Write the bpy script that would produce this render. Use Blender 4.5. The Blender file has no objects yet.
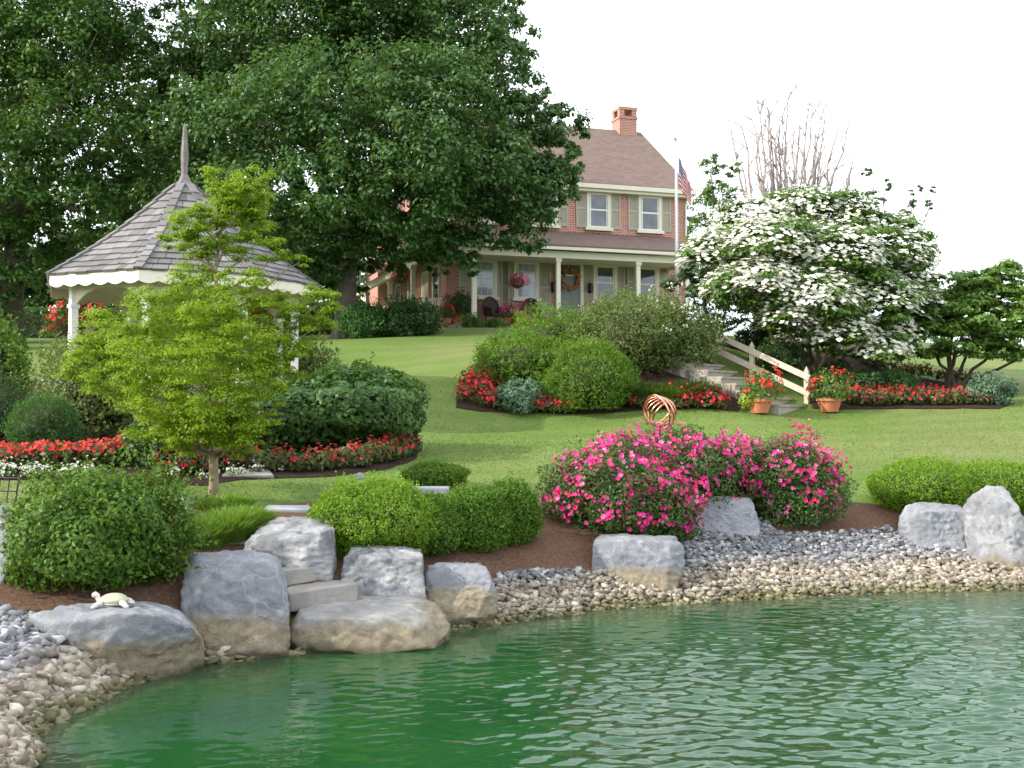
import bpy, bmesh, math, random
import numpy as np
from mathutils import Vector, Matrix, noise, geometry

R = math.radians
rng = np.random.default_rng(11)
random.seed(11)
scene = bpy.context.scene
COL = scene.collection

# ------------------------------------------------------------------ camera, sky, sun, exposure
F = 1100.0
CAM = np.array([0.0, 0.0, 2.29])
PITCH = math.atan(26 / F)
cam = bpy.data.cameras.new('camera')
cam.sensor_width = 36; cam.lens = 36 * F / 1024
cam.clip_start = 0.1; cam.clip_end = 6000
cam_o = bpy.data.objects.new('camera', cam); COL.objects.link(cam_o)
cam_o.location = CAM; cam_o.rotation_euler = (math.pi / 2 + PITCH, 0, 0)
scene.camera = cam_o

SUN_EL = R(28); SUN_H = np.array([-0.95, -0.31]); SUN_H = SUN_H / np.linalg.norm(SUN_H)
SUN_TO = Vector((SUN_H[0] * math.cos(SUN_EL), SUN_H[1] * math.cos(SUN_EL), math.sin(SUN_EL)))
world = bpy.data.worlds.new('World'); scene.world = world; world.use_nodes = True
nt = world.node_tree; nt.nodes.clear()
wo = nt.nodes.new('ShaderNodeOutputWorld'); bg = nt.nodes.new('ShaderNodeBackground')
sky = nt.nodes.new('ShaderNodeTexSky'); sky.sky_type = 'NISHITA'; sky.sun_disc = False
sky.sun_elevation = SUN_EL; sky.sun_rotation = math.atan2(SUN_H[0], SUN_H[1]) % (2 * math.pi)
sky.air_density = 1.0; sky.dust_density = 3.0; sky.altitude = 100
tc = nt.nodes.new('ShaderNodeTexCoord'); mp = nt.nodes.new('ShaderNodeMapping'); mp.inputs['Scale'].default_value = (1, 1, 2.2)
cn = nt.nodes.new('ShaderNodeTexNoise'); cn.inputs['Scale'].default_value = 2.3; cn.inputs['Detail'].default_value = 7
cr = nt.nodes.new('ShaderNodeMapRange'); cr.inputs['From Min'].default_value = 0.40; cr.inputs['From Max'].default_value = 0.62
cr.inputs['To Min'].default_value = 0.72; cr.inputs['To Max'].default_value = 0.97
mx = nt.nodes.new('ShaderNodeMix'); mx.data_type = 'RGBA'
mx.inputs['B'].default_value = (10.4, 11.0, 11.9, 1)
L = nt.links.new
L(tc.outputs['Generated'], mp.inputs['Vector']); L(mp.outputs['Vector'], cn.inputs['Vector'])
L(cn.outputs['Fac'], cr.inputs['Value']); L(cr.outputs['Result'], mx.inputs['Factor'])
L(sky.outputs['Color'], mx.inputs['A']); L(mx.outputs['Result'], bg.inputs['Color'])
bg.inputs['Strength'].default_value = 0.145
L(bg.outputs['Background'], wo.inputs['Surface'])
sun = bpy.data.lights.new('sun', 'SUN'); sun.energy = 3.9; sun.angle = R(0.8); sun.color = (1.0, 0.94, 0.82)
sun_o = bpy.data.objects.new('sun', sun); COL.objects.link(sun_o)
sun_o.rotation_euler = SUN_TO.to_track_quat('Z', 'Y').to_euler(); sun_o.location = (-20, -6, 30)
scene.view_settings.view_transform = 'Standard'; scene.view_settings.look = 'None'
scene.view_settings.exposure = 0.66; scene.view_settings.gamma = 1.0
scene.cycles.max_bounces = 8; scene.cycles.diffuse_bounces = 3; scene.cycles.glossy_bounces = 3
scene.cycles.transmission_bounces = 4; scene.cycles.transparent_max_bounces = 6
scene.cycles.use_denoising = True

# ------------------------------------------------------------------ layout helpers
def rays(px, py):
    px = np.asarray(px, float); py = np.asarray(py, float)
    c, s = math.cos(PITCH), math.sin(PITCH)
    a = (px - 512) / F; b = (384 - py) / F
    return np.stack([a, c - b * s + 0 * a, s + b * c + 0 * a], -1)
def P(px, py, Y):
    d = rays(px, py); return CAM + d * (Y / d[..., 1])[..., None] if d.ndim > 1 else CAM + d * (Y / d[1])
def at_z(px, py, z):
    d = rays(px, py); return CAM + d * ((z - CAM[2]) / d[2])
def S(n, Y): return n * Y / F

# terrain: a thin plate spline through heights of the place
CP = []
SHORE = [(62, 768), (85, 705), (130, 680), (210, 660), (290, 650), (450, 627), (600, 608), (750, 598), (900, 591), (1024, 587)]
shore_w = [at_z(x, y, 0) for x, y in SHORE]
CP += [tuple(p) for p in shore_w]
for p in shore_w[2:]:
    CP.append((p[0] + 0.15, p[1] - 0.5, -0.30)); CP.append((p[0] + 0.5, p[1] - 1.6, -0.75))
    CP.append((p[0] + 1.0, p[1] - 4.0, -1.1))
for x, y, Y in [(0, 615, 9.6), (60, 592, 10.2), (170, 572, 10.8), (0, 560, 10.9), (300, 560, 11.9), (420, 575, 12.3), (545, 548, 13.5),
        (560, 582, 12.95), (700, 560, 14), (700, 530, 14.8), (850, 540, 15.3), (850, 515, 16), (1000, 555, 15.1), (950, 512, 16.5), (540, 500, 15.6),
        (420, 500, 15), (300, 500, 14.3), (230, 500, 13.8), (105, 565, 11.3), (0, 500, 13.5), (0, 478, 15), (150, 480, 15),
        (420, 460, 18.5), (600, 450, 19.5), (850, 490, 17.5), (1000, 470, 19), (900, 440, 21.5), (450, 412, 25), (600, 412, 25),
        (790, 408, 25.5), (1020, 408, 25.5), (180, 400, 23), (0, 400, 23), (300, 344, 31.5), (440, 339, 33.2), (380, 372, 28.2), (520, 341, 32.5), (440, 392, 26.0), (330, 340, 36.5), (450, 334, 37),
        (440, 328, 41), (0, 345, 36), (150, 345, 36), (620, 328, 38), (860, 380, 29), (900, 360, 34), (1020, 372, 33), (1024, 345, 46), (850, 345, 42)]:
    CP.append(tuple(P(x, y, Y)))
CP += [tuple(P(*q)) for q in [(20, 640, 9.2), (60, 645, 9.1), (300, 595, 11.3), (380, 602, 11.6), (460, 600, 12.05)]]
CP += [(5.4, 25.9, 2.75), (4.2, 26.9, 3.4), (3.1, 27.9, 3.95), (2.2, 30.5, 4.5), (-12, 48, 5.35), (0, 46, 5.4), (12, 48, 5.35), (0, 60, 5.5), (-60, 60, 5.3), (60, 60, 5.3),
       (-60, 90, 5.3), (60, 90, 5.3), (0, 90, 5.4), (60, 2, -1.1), (60, 12, -0.4), (60, 17, .5), (60, 27, 2.4), (30, 15.2, .1), (30, 18, .9), (30, 26, 2.3), (30, 9, -1.1),
       (-3.2, 4.5, 0.0), (-3.4, 1.0, 0.0), (-4.6, 7.4, .42), (-4.6, 4.5, .5), (-5.5, 1, .6), (-14, 8, .9), (-14, 15, 1.5), (-40, 10, 1.2), (-40, 25, 2.8), (-18, 25, 2.7), (-30, 40, 4.9),
       (-1.0, 5.5, -.8), (0, 1.5, -.9), (20, 1.5, -1.1), (0, -3, .3), (20, -3, .3), (60, -3, .3), (0, -30, 1), (-60, -30, 1), (60, -30, 1), (-14, -3, .9)]
CP = np.array(CP)
def _tps_u(r2): return 0.5 * r2 * np.log(np.maximum(r2, 1e-9))
_n = len(CP); _d2 = ((CP[:, None, :2] - CP[None, :, :2]) ** 2).sum(-1)
_A = np.zeros((_n + 3, _n + 3)); _A[:_n, :_n] = _tps_u(_d2) + np.eye(_n) * 0.15
_A[:_n, _n] = 1; _A[:_n, _n + 1:] = CP[:, :2]; _A[_n, :_n] = 1; _A[_n + 1:, :_n] = CP[:, :2].T
_w = np.linalg.solve(_A, np.concatenate([CP[:, 2], np.zeros(3)]))
def gz(x, y):
    x = np.clip(np.asarray(x, float), -60, 60); y = np.clip(np.asarray(y, float), -30, 90)
    sh = x.shape; x = x.ravel(); y = y.ravel(); out = np.empty(len(x))
    for i in range(0, len(x), 20000):
        a, b = x[i:i + 20000, None], y[i:i + 20000, None]
        out[i:i + 20000] = _tps_u((a - CP[:, 0]) ** 2 + (b - CP[:, 1]) ** 2) @ _w[:_n] + _w[_n] + a[:, 0] * _w[_n + 1] + b[:, 0] * _w[_n + 2]
    return out.reshape(sh)
_ss = np.concatenate([np.arange(4, 45, .06), np.arange(45, 120, .5)])
def G(px, py):
    """where the sight line through a point of the photograph meets the ground"""
    d = rays(px, py); pts = CAM + d[None] * (_ss / d[1])[:, None]
    h = gz(pts[:, 0], pts[:, 1]) - pts[:, 2]
    k = int(np.argmax(h > 0)) if (h > 0).any() else len(h) - 1
    if k > 0 and h[k] > 0:
        t = h[k - 1] / (h[k - 1] - h[k]); p = pts[k - 1] * (1 - t) + pts[k] * t
    else: p = pts[k]
    return np.array([p[0], p[1], float(gz(p[0], p[1]))])
def onground(x, y, dz=0): return np.array([x, y, float(gz(x, y)) + dz])

# ------------------------------------------------------------------ object helpers
def tag(o, label=None, cat=None, group=None, kind=None):
    if label: o['label'] = label
    if cat: o['category'] = cat
    if group: o['group'] = group
    if kind: o['kind'] = kind
    return o
def thing(name, label, cat, loc=(0, 0, 0), rz=0, group=None):
    o = bpy.data.objects.new(name, None); COL.objects.link(o); o.empty_display_size = .2
    o.location = tuple(float(v) for v in loc); o.rotation_euler = (0, 0, rz)
    return tag(o, label, cat, group)
def link(name, me, mat, parent=None):
    o = bpy.data.objects.new(name, me); COL.objects.link(o)
    if mat is not None and not me.materials: me.materials.append(mat)
    if parent is not None: o.parent = parent
    return o
def dup(root, loc=None, rz=None, scale=None, label=None, group=None):
    def cp(o, par):
        c = o.copy(); COL.objects.link(c); c.parent = par
        for ch in list(o.children): cp(ch, c)
        return c
    c = cp(root, None)
    if loc is not None: c.location = tuple(float(v) for v in loc)
    if rz is not None: c.rotation_euler = (0, 0, rz)
    if scale is not None: c.scale = (scale,) * 3 if np.isscalar(scale) else scale
    if label: c['label'] = label
    if group: c['group'] = group
    return c

def np_mesh(name, V, quads, smooth=False):
    """mesh from arrays: V (n,3), quads (m,k)"""
    V = np.asarray(V, np.float32); Q = np.asarray(quads, np.int32); k = Q.shape[1]
    me = bpy.data.meshes.new(name); me.vertices.add(len(V)); me.vertices.foreach_set('co', V.ravel())
    me.loops.add(Q.size); me.loops.foreach_set('vertex_index', Q.ravel())
    me.polygons.add(len(Q)); me.polygons.foreach_set('loop_start', np.arange(0, Q.size, k, dtype=np.int32))
    if smooth: me.polygons.foreach_set('use_smooth', np.ones(len(Q), bool))
    me.update(calc_edges=True); me.validate()
    return me

class MB:
    """collects boxes, bars, tubes and faces, then links them as ONE mesh object with metric uvs"""
    def __init__(s): s.v = []; s.f = []
    def face(s, pts):
        i = len(s.v); s.v += [tuple(p) for p in pts]; s.f.append(tuple(range(i, i + len(pts))))
    def poly(s, V, Fc, M=None):
        i = len(s.v)
        for p in V:
            p = Vector(p); s.v.append(tuple(M @ p if M is not None else p))
        s.f += [tuple(i + k for k in f) for f in Fc]
    def box(s, a, b, M=None):
        x0, y0, z0 = a; x1, y1, z1 = b
        s.poly([(x0, y0, z0), (x1, y0, z0), (x1, y1, z0), (x0, y1, z0), (x0, y0, z1), (x1, y0, z1), (x1, y1, z1), (x0, y1, z1)],
               [(3, 2, 1, 0), (4, 5, 6, 7), (0, 1, 5, 4), (1, 2, 6, 5), (2, 3, 7, 6), (3, 0, 4, 7)], M)
    def hexa(s, lo, hi):
        s.poly(list(lo) + list(hi), [(3, 2, 1, 0), (4, 5, 6, 7), (0, 1, 5, 4), (1, 2, 6, 5), (2, 3, 7, 6), (3, 0, 4, 7)])
    def bar(s, p, q, w, h=None, up=(0, 0, 1)):
        p = Vector(p); q = Vector(q); d = (q - p); l = d.length; d.normalize(); h = h or w
        side = d.cross(Vector(up)); side = side.normalized() if side.length > 1e-4 else Vector((1, 0, 0)); u = side.cross(d)
        A = [p + side * a * w / 2 + u * b * h / 2 for a, b in ((-1, -1), (1, -1), (1, 1), (-1, 1))]
        B = [c + d * l for c in A]
        s.poly(A + B, [(3, 2, 1, 0), (4, 5, 6, 7), (0, 1, 5, 4), (1, 2, 6, 5), (2, 3, 7, 6), (3, 0, 4, 7)])
    def tube(s, pts, rad, n=8, cap=True):
        pts = [Vector(p) for p in pts]; m = len(pts)
        rad = [rad] * m if np.isscalar(rad) else list(rad)
        i0 = len(s.v); ref = Vector((0.31, 0.2, 0.93))
        for k, p in enumerate(pts):
            t = (pts[min(k + 1, m - 1)] - pts[max(k - 1, 0)])
            t = t.normalized() if t.length > 1e-6 else Vector((0, 0, 1))
            a = t.cross(ref)
            if a.length < .15: a = t.cross(Vector((1, 0, 0)))
            a.normalize(); b = t.cross(a)
            for j in range(n):
                an = 2 * math.pi * j / n; s.v.append(tuple(p + (a * math.cos(an) + b * math.sin(an)) * rad[k]))
        for k in range(m - 1):
            for j in range(n):
                s.f.append((i0 + k * n + j, i0 + k * n + (j + 1) % n, i0 + (k + 1) * n + (j + 1) % n, i0 + (k + 1) * n + j))
        if cap: s.f.append(tuple(i0 + j for j in range(n))[::-1]); s.f.append(tuple(i0 + (m - 1) * n + j for j in range(n)))
    def lathe(s, prof, n=20, c=(0, 0, 0)):
        i0 = len(s.v)
        for r, z in prof:
            for j in range(n):
                an = 2 * math.pi * j / n; s.v.append((c[0] + r * math.cos(an), c[1] + r * math.sin(an), c[2] + z))
        for k in range(len(prof) - 1):
            for j in range(n):
                s.f.append((i0 + k * n + j, i0 + k * n + (j + 1) % n, i0 + (k + 1) * n + (j + 1) % n, i0 + (k + 1) * n + j))
        s.f.append(tuple(i0 + j for j in range(n))[::-1]); s.f.append(tuple(i0 + (len(prof) - 1) * n + j for j in range(n)))
    def build(s, name, mat, parent=None, smooth=False):
        me = bpy.data.meshes.new(name); me.from_pydata(s.v, [], s.f); me.validate()
        if smooth: me.polygons.foreach_set('use_smooth', np.ones(len(me.polygons), bool))
        uv = me.uv_layers.new(name='uv'); co = [v.co for v in me.vertices]
        for p in me.polygons:
            n = p.normal; t = Vector((0, 0, 1)).cross(n)
            t = t.normalized() if t.length > .05 else Vector((1, 0, 0)); b = n.cross(t)
            for li in p.loop_indices:
                c = co[me.loops[li].vertex_index]; uv.data[li].uv = (c.dot(t), c.dot(b))
        return link(name, me, mat, parent)

# ------------------------------------------------------------------ materials
def new_mat(name):
    m = bpy.data.materials.new(name); m.use_nodes = True; n = m.node_tree; n.nodes.clear()
    out = n.nodes.new('ShaderNodeOutputMaterial'); b = n.nodes.new('ShaderNodeBsdfPrincipled')
    n.links.new(b.outputs[0], out.inputs['Surface']); return m, n, b, out
def ramp(n, fac, stops):
    r = n.nodes.new('ShaderNodeValToRGB'); e = r.color_ramp.elements
    while len(e) < len(stops): e.new(0.5)
    for k, (p, c) in enumerate(stops): e[k].position = p; e[k].color = (*c, 1)
    n.links.new(fac, r.inputs['Fac']); return r.outputs['Color']
def nz(n, scale, detail=5, vec=None, rough=.55, dist=0):
    t = n.nodes.new('ShaderNodeTexNoise'); t.inputs['Scale'].default_value = scale; t.inputs['Detail'].default_value = detail
    t.inputs['Roughness'].default_value = rough; t.inputs['Distortion'].default_value = dist
    if vec is not None: n.links.new(vec, t.inputs['Vector'])
    return t.outputs['Fac']
def mixc(n, fac, a, b, mode='MIX'):
    m = n.nodes.new('ShaderNodeMix'); m.data_type = 'RGBA'; m.blend_type = mode
    for sock, v in (('Factor', fac), ('A', a), ('B', b)):
        if hasattr(v, 'links'): n.links.new(v, m.inputs[sock])
        else: m.inputs[sock].default_value = v if sock == 'Factor' else (*v, 1)
    return m.outputs['Result']
def bump(n, h, b, strength=.4, dist=.02):
    u = n.nodes.new('ShaderNodeBump'); u.inputs['Strength'].default_value = strength; u.inputs['Distance'].default_value = dist
    n.links.new(h, u.inputs['Height']); n.links.new(u.outputs['Normal'], b.inputs['Normal'])
def mapr(n, v, a, b, c=0, d=1):
    m = n.nodes.new('ShaderNodeMapRange'); n.links.new(v, m.inputs['Value'])
    for k, x in zip(('From Min', 'From Max', 'To Min', 'To Max'), (a, b, c, d)): m.inputs[k].default_value = x
    return m.outputs['Result']
def math_(n, op, a, b=0.0):
    m = n.nodes.new('ShaderNodeMath'); m.operation = op
    for k, v in enumerate((a, b)):
        if hasattr(v, 'links'): n.links.new(v, m.inputs[k])
        else: m.inputs[k].default_value = v
    return m.outputs[0]
def coords(n, which='Object', scale=None):
    t = n.nodes.new('ShaderNodeTexCoord').outputs[which]
    if scale:
        m = n.nodes.new('ShaderNodeMapping'); m.inputs['Scale'].default_value = scale; n.links.new(t, m.inputs['Vector']); t = m.outputs['Vector']
    return t
def geo(n, which): return n.nodes.new('ShaderNodeNewGeometry').outputs[which]

def plain(name, c, rough=.6, var=.18, scale=6, metal=0, bmp=.15):
    m, n, b, o = new_mat(name)
    v = coords(n, 'Object'); f = nz(n, scale, 6, v); lo = tuple(max(0, x * (1 - var)) for x in c); hi = tuple(min(1, x * (1 + var)) for x in c)
    n.links.new(ramp(n, f, [(.3, lo), (.7, hi)]), b.inputs['Base Color']); b.inputs['Roughness'].default_value = rough; b.inputs['Metallic'].default_value = metal
    if bmp: bump(n, nz(n, scale * 6, 4, v), b, bmp, .01)
    return m
def leafy(name, cols, trans=.35, rough=.5, spec=.3, clump=1.3):
    """leaves: each leaf takes its own tone, slow drifts across the plant"""
    m, n, b, o = new_mat(name)
    r = geo(n, 'Random Per Island'); f = nz(n, clump, 2, geo(n, 'Position'))
    q = math_(n, 'ADD', math_(n, 'MULTIPLY', r, .65), math_(n, 'MULTIPLY', mapr(n, f, .3, .7), .35))
    k = len(cols); c = ramp(n, q, [(i / (k - 1) if k > 1 else 0, x) for i, x in enumerate(cols)])
    n.links.new(c, b.inputs['Base Color']); b.inputs['Roughness'].default_value = rough; b.inputs['Specular IOR Level'].default_value = spec
    t = n.nodes.new('ShaderNodeBsdfTranslucent'); tcol = mixc(n, .35, c, (.25, .35, .02)); n.links.new(tcol, t.inputs['Color'])
    ms = n.nodes.new('ShaderNodeMixShader'); ms.inputs[0].default_value = trans
    n.links.new(b.outputs[0], ms.inputs[1]); n.links.new(t.outputs[0], ms.inputs[2]); n.links.new(ms.outputs[0], o.inputs['Surface'])
    return m
def petal(name, cols, trans=.3):
    m, n, b, o = new_mat(name); r = geo(n, 'Random Per Island'); k = len(cols)
    c = ramp(n, r, [(i / max(1, k - 1), x) for i, x in enumerate(cols)]); n.links.new(c, b.inputs['Base Color']); b.inputs['Roughness'].default_value = .55
    b.inputs['Specular IOR Level'].default_value = .2
    t = n.nodes.new('ShaderNodeBsdfTranslucent'); n.links.new(c, t.inputs['Color'])
    ms = n.nodes.new('ShaderNodeMixShader'); ms.inputs[0].default_value = trans
    n.links.new(b.outputs[0], ms.inputs[1]); n.links.new(t.outputs[0], ms.inputs[2]); n.links.new(ms.outputs[0], o.inputs['Surface'])
    return m

M = {}
M['maple_leaf'] = leafy('maple leaves', [(.036, .090, .028), (.062, .140, .040), (.105, .200, .064)], .32)
M['dark_leaf'] = leafy('dark shade tree leaves', [(.030, .082, .018), (.055, .128, .027), (.095, .18, .043)], .32)
M['far_leaf'] = leafy('far tree leaves', [(.045, .095, .030), (.075, .135, .045), (.10, .17, .06)], .3)
M['jmaple_leaf'] = leafy('yellow green maple leaves', [(.135, .23, .012), (.23, .36, .018), (.34, .46, .03)], .5)
M['box_leaf'] = leafy('boxwood leaves', [(.10, .20, .012), (.16, .29, .018), (.22, .36, .03)], .35)
M['box_leaf_dark'] = leafy('deeper boxwood leaves', [(.055, .13, .014), (.095, .20, .018), (.14, .26, .026)], .32)
M['shrub_leaf'] = leafy('broad shrub leaves', [(.035, .09, .012), (.08, .165, .017), (.14, .24, .028)], .3, .5, .25)
M['hydr_leaf'] = leafy('hydrangea leaves', [(.025, .07, .016), (.045, .11, .022), (.075, .155, .032)], .3)
M['willow_leaf'] = leafy('pale loose shrub leaves', [(.075, .12, .028), (.12, .165, .040), (.18, .22, .06)], .3)
M['bright_leaf'] = leafy('fine bright shrub leaves', [(.07, .16, .016), (.12, .23, .022), (.17, .29, .03)], .35)
M['blue_leaf'] = leafy('blue green leaves', [(.07, .15, .085), (.11, .20, .12), (.15, .25, .15)], .25)
M['ever_leaf'] = leafy('dark evergreen leaves', [(.02, .055, .017), (.035, .085, .022), (.055, .115, .03)], .2)
M['round_leaf'] = leafy('fine evergreen leaves', [(.03, .10, .024), (.05, .14, .03), (.08, .18, .04)], .25)
M['dog_leaf'] = leafy('dogwood leaves', [(.045, .11, .018), (.085, .17, .025), (.14, .23, .04)], .32)
M['dog2_leaf'] = leafy('lighter dogwood leaves', [(.065, .14, .022), (.11, .21, .032), (.17, .28, .05)], .35)
M['rose_leaf'] = leafy('rose leaves', [(.035, .085, .022), (.065, .13, .03), (.11, .18, .045)], .25)
M['beg_leaf'] = leafy('begonia leaves', [(.07, .045, .02), (.06, .10, .025), (.13, .13, .04)], .25)
M['ger_leaf'] = leafy('geranium leaves', [(.05, .11, .02), (.08, .16, .03), (.16, .24, .04)], .3)
M['lime_leaf'] = leafy('lime green leaves', [(.25, .36, .03), (.34, .45, .05)], .35)
M['grass_leaf'] = leafy('tall grass blades', [(.09, .18, .02), (.14, .26, .03), (.20, .32, .05)], .35)
M['juniper_leaf'] = leafy('grey green spiky blades', [(.03, .075, .025), (.05, .11, .035), (.07, .14, .045)], .2)
M['pink'] = petal('rose petals', [(.55, .012, .18), (.76, .03, .25), (.85, .08, .40), (.80, .05, .15), (.88, .32, .56)])
M['red'] = petal('red petals', [(.55, .02, .03), (.72, .04, .05), (.68, .07, .10)])
M['orange_red'] = petal('coral red petals', [(.72, .06, .03), (.80, .10, .08), (.70, .03, .04)])
M['white_petal'] = petal('cream white petals', [(.78, .79, .66), (.84, .84, .76), (.80, .80, .62)], .25)
M['bark'] = plain('grey brown bark', (.085, .068, .052), .9, .4, 5, 0, .6)
M['pale_bark'] = plain('pale tan bark', (.26, .20, .125), .85, .3, 12, 0, .4)
M['dark_core'] = plain('solid dark core', (.028, .036, .010), .9, .35, 14, 0, .4)
M['bare_bark'] = plain('bare grey bark', (.30, .25, .235), .9, .2, 6)
M['cream'] = plain('cream paint', (.70, .66, .53), .5, .05, 3, 0, .05)
M['white'] = plain('white paint', (.80, .79, .74), .45, .04, 3, 0, .04)
M['taupe'] = plain('taupe shutter paint', (.38, .345, .265), .55, .06, 4, 0, .05)
M['sage'] = plain('sage green door paint', (.17, .20, .165), .5, .06, 4, 0, .05)
M['dark_metal'] = plain('black metal', (.02, .021, .022), .45, .2, 20, .3, .05)
M['wicker'] = plain('brown wicker', (.055, .04, .03), .8, .4, 60, 0, .6)
M['terracotta'] = plain('terracotta', (.48, .16, .075), .8, .14, 9, 0, .15)
M['concrete'] = plain('weathered concrete', (.33, .29, .235), .9, .18, 5, 0, .3)
M['rail_wood'] = plain('weathered pale wood rail', (.46, .40, .31), .8, .14, 9, 0, .2)
M['basket'] = plain('coir basket', (.09, .06, .035), .95, .4, 40, 0, .5)
M['copper'] = plain('polished copper', (.72, .36, .22), .22, .15, 8, 1.0, .05)
M['steel'] = plain('grey painted metal', (.16, .165, .165), .5, .15, 10, .2, .05)
M['turtle_shell'] = plain('pale olive shell', (.40, .40, .27), .6, .12, 20)
M['turtle_skin'] = plain('pale stone grey', (.52, .50, .44), .7, .1, 20)
M['tan_cushion'] = plain('cream rocker paint', (.70, .58, .47), .6, .06, 6)
M['finial'] = plain('weathered grey wood', (.17, .145, .135), .85, .25, 10, 0, .3)
M['pole'] = plain('silver white pole', (.72, .72, .72), .3, .04, 3, .2, 0)

def brick_mat():
    m, n, b, o = new_mat('red brick'); v = coords(n, 'UV')
    t = n.nodes.new('ShaderNodeTexBrick'); n.links.new(v, t.inputs['Vector'])
    for k, x in (('Scale', 1.0), ('Mortar Size', .013), ('Mortar Smooth', .3), ('Bias', 0), ('Brick Width', .215), ('Row Height', .075)): t.inputs[k].default_value = x
    t.inputs['Color1'].default_value = (.34, .092, .056, 1); t.inputs['Color2'].default_value = (.48, .17, .105, 1); t.inputs['Mortar'].default_value = (.56, .46, .41, 1)
    c = mixc(n, mapr(n, nz(n, .8, 5, v), .35, .7, 0, .35), t.outputs['Color'], (.38, .16, .115))
    n.links.new(c, b.inputs['Base Color']); b.inputs['Roughness'].default_value = .9; bump(n, math_(n, 'SUBTRACT', 1, t.outputs['Fac']), b, .5, .01); return m
M['brick'] = brick_mat()
def shingle_mat():
    m, n, b, o = new_mat('brown asphalt shingles'); v = coords(n, 'UV')
    t = n.nodes.new('ShaderNodeTexBrick'); n.links.new(v, t.inputs['Vector'])
    for k, x in (('Scale', 1.0), ('Mortar Size', .008), ('Mortar Smooth', .4), ('Bias', 0), ('Brick Width', .30), ('Row Height', .15)): t.inputs[k].default_value = x
    t.inputs['Color1'].default_value = (.125, .082, .068, 1); t.inputs['Color2'].default_value = (.18, .118, .095, 1); t.inputs['Mortar'].default_value = (.075, .052, .044, 1)
    c = mixc(n, mapr(n, nz(n, .5, 6, v), .35, .7, 0, .4), t.outputs['Color'], (.16, .108, .09))
    n.links.new(c, b.inputs['Base Color']); b.inputs['Roughness'].default_value = .95; return m
M['shingle'] = shingle_mat()
def shake_mat():
    m, n, b, o = new_mat('grey wooden shakes'); r = geo(n, 'Random Per Island'); v = coords(n, 'UV', (1, .15, 1))
    c = ramp(n, r, [(0, (.105, .10, .10)), (.5, (.16, .152, .15)), (1, (.235, .222, .218))])
    c = mixc(n, mapr(n, nz(n, 30, 4, v), .3, .75, 0, .55), c, (.12, .10, .095))
    n.links.new(c, b.inputs['Base Color']); b.inputs['Roughness'].default_value = .85; return m
M['shake'] = shake_mat()
def glass_mat():
    m, n, b, o = new_mat('window glass'); v = coords(n, 'Object')
    n.links.new(ramp(n, nz(n, 1.2, 3, v), [(.35, (.03, .038, .05)), (.65, (.10, .12, .15))]), b.inputs['Base Color'])
    b.inputs['Roughness'].default_value = .04; b.inputs['Specular IOR Level'].default_value = .9; return m
M['glass'] = glass_mat()
def pale_pane_mat():
    m, n, b, o = new_mat('pale blue glass'); b.inputs['Base Color'].default_value = (.30, .36, .45, 1); b.inputs['Roughness'].default_value = .08; b.inputs['Specular IOR Level'].default_value = .8; return m  # glossy pane with an even pale blue base colour
M['pale_pane'] = pale_pane_mat()

def rock_mat(name, base=(.285, .295, .32), light=(.58, .585, .595), line=.36, amount=.5):
    m, n, b, o = new_mat(name); pos = geo(n, 'Position'); v = coords(n, 'Object')
    sx = n.nodes.new('ShaderNodeSeparateXYZ'); n.links.new(pos, sx.inputs[0]); z = sx.outputs['Z']
    f1 = nz(n, 2.4, 9, v, .62, .7); f2 = nz(n, 9, 10, v, .78, .5); f3 = nz(n, 45, 6, v, .75)
    dk = tuple(x * .6 for x in base)
    c = ramp(n, f1, [(.28, dk), (.45, base), (.52 + .2 * (1 - amount), tuple(.5 * (a + b_) for a, b_ in zip(base, light))), (.62 + .25 * (1 - amount), light)])
    c = mixc(n, mapr(n, f2, .4, .75, 0, .55), c, dk); c = mixc(n, mapr(n, f2, .25, .42, .5, 0), c, light)
    w = n.nodes.new('ShaderNodeTexVoronoi'); w.feature = 'DISTANCE_TO_EDGE'; w.inputs['Scale'].default_value = 2.3
    dv = n.nodes.new('ShaderNodeMix'); dv.data_type = 'VECTOR'; dv.inputs['Factor'].default_value = .32
    t2 = n.nodes.new('ShaderNodeTexNoise'); t2.inputs['Scale'].default_value = 3; t2.inputs['Detail'].default_value = 5; n.links.new(v, t2.inputs['Vector'])
    n.links.new(v, dv.inputs[4]); n.links.new(t2.outputs['Color'], dv.inputs[5]); n.links.new(dv.outputs[1], w.inputs['Vector'])
    c = mixc(n, mapr(n, w.outputs['Distance'], 0, .018, .38, 0), c, light)
    # old water line: tan stone below it
    zz = math_(n, 'ADD', z, math_(n, 'MULTIPLY', math_(n, 'SUBTRACT', nz(n, 1.7, 6, v, .6), .5), .40))
    tan = ramp(n, f2, [(.3, (.17, .135, .085)), (.5, (.31, .255, .17)), (.7, (.44, .385, .28))])
    c = mixc(n, mapr(n, zz, line - .045, line + .045, 1, 0), c, tan)
    c = mixc(n, mapr(n, zz, .02, .13, .85, 0), c, (.075, .07, .03))
    n.links.new(c, b.inputs['Base Color']); b.inputs['Roughness'].default_value = .85
    h = math_(n, 'ADD', math_(n, 'MULTIPLY', f2, 1.0), math_(n, 'MULTIPLY', f3, .35)); bump(n, h, b, 1.0, .06)
    return m
M['rock'] = rock_mat('blue grey limestone', amount=.35)
M['rock_white'] = rock_mat('white streaked limestone', (.26, .265, .28), (.68, .67, .67), amount=.85)
M['rock_pale'] = rock_mat('pale limestone', (.30, .30, .31), (.56, .55, .54), line=.31, amount=.75)
M['slab'] = plain('tan grey flagstone', (.25, .235, .21), .9, .3, 3, 0, .5)
M['slab_grey'] = plain('pale grey flagstone', (.33, .335, .345), .85, .2, 4, 0, .4)
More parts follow.
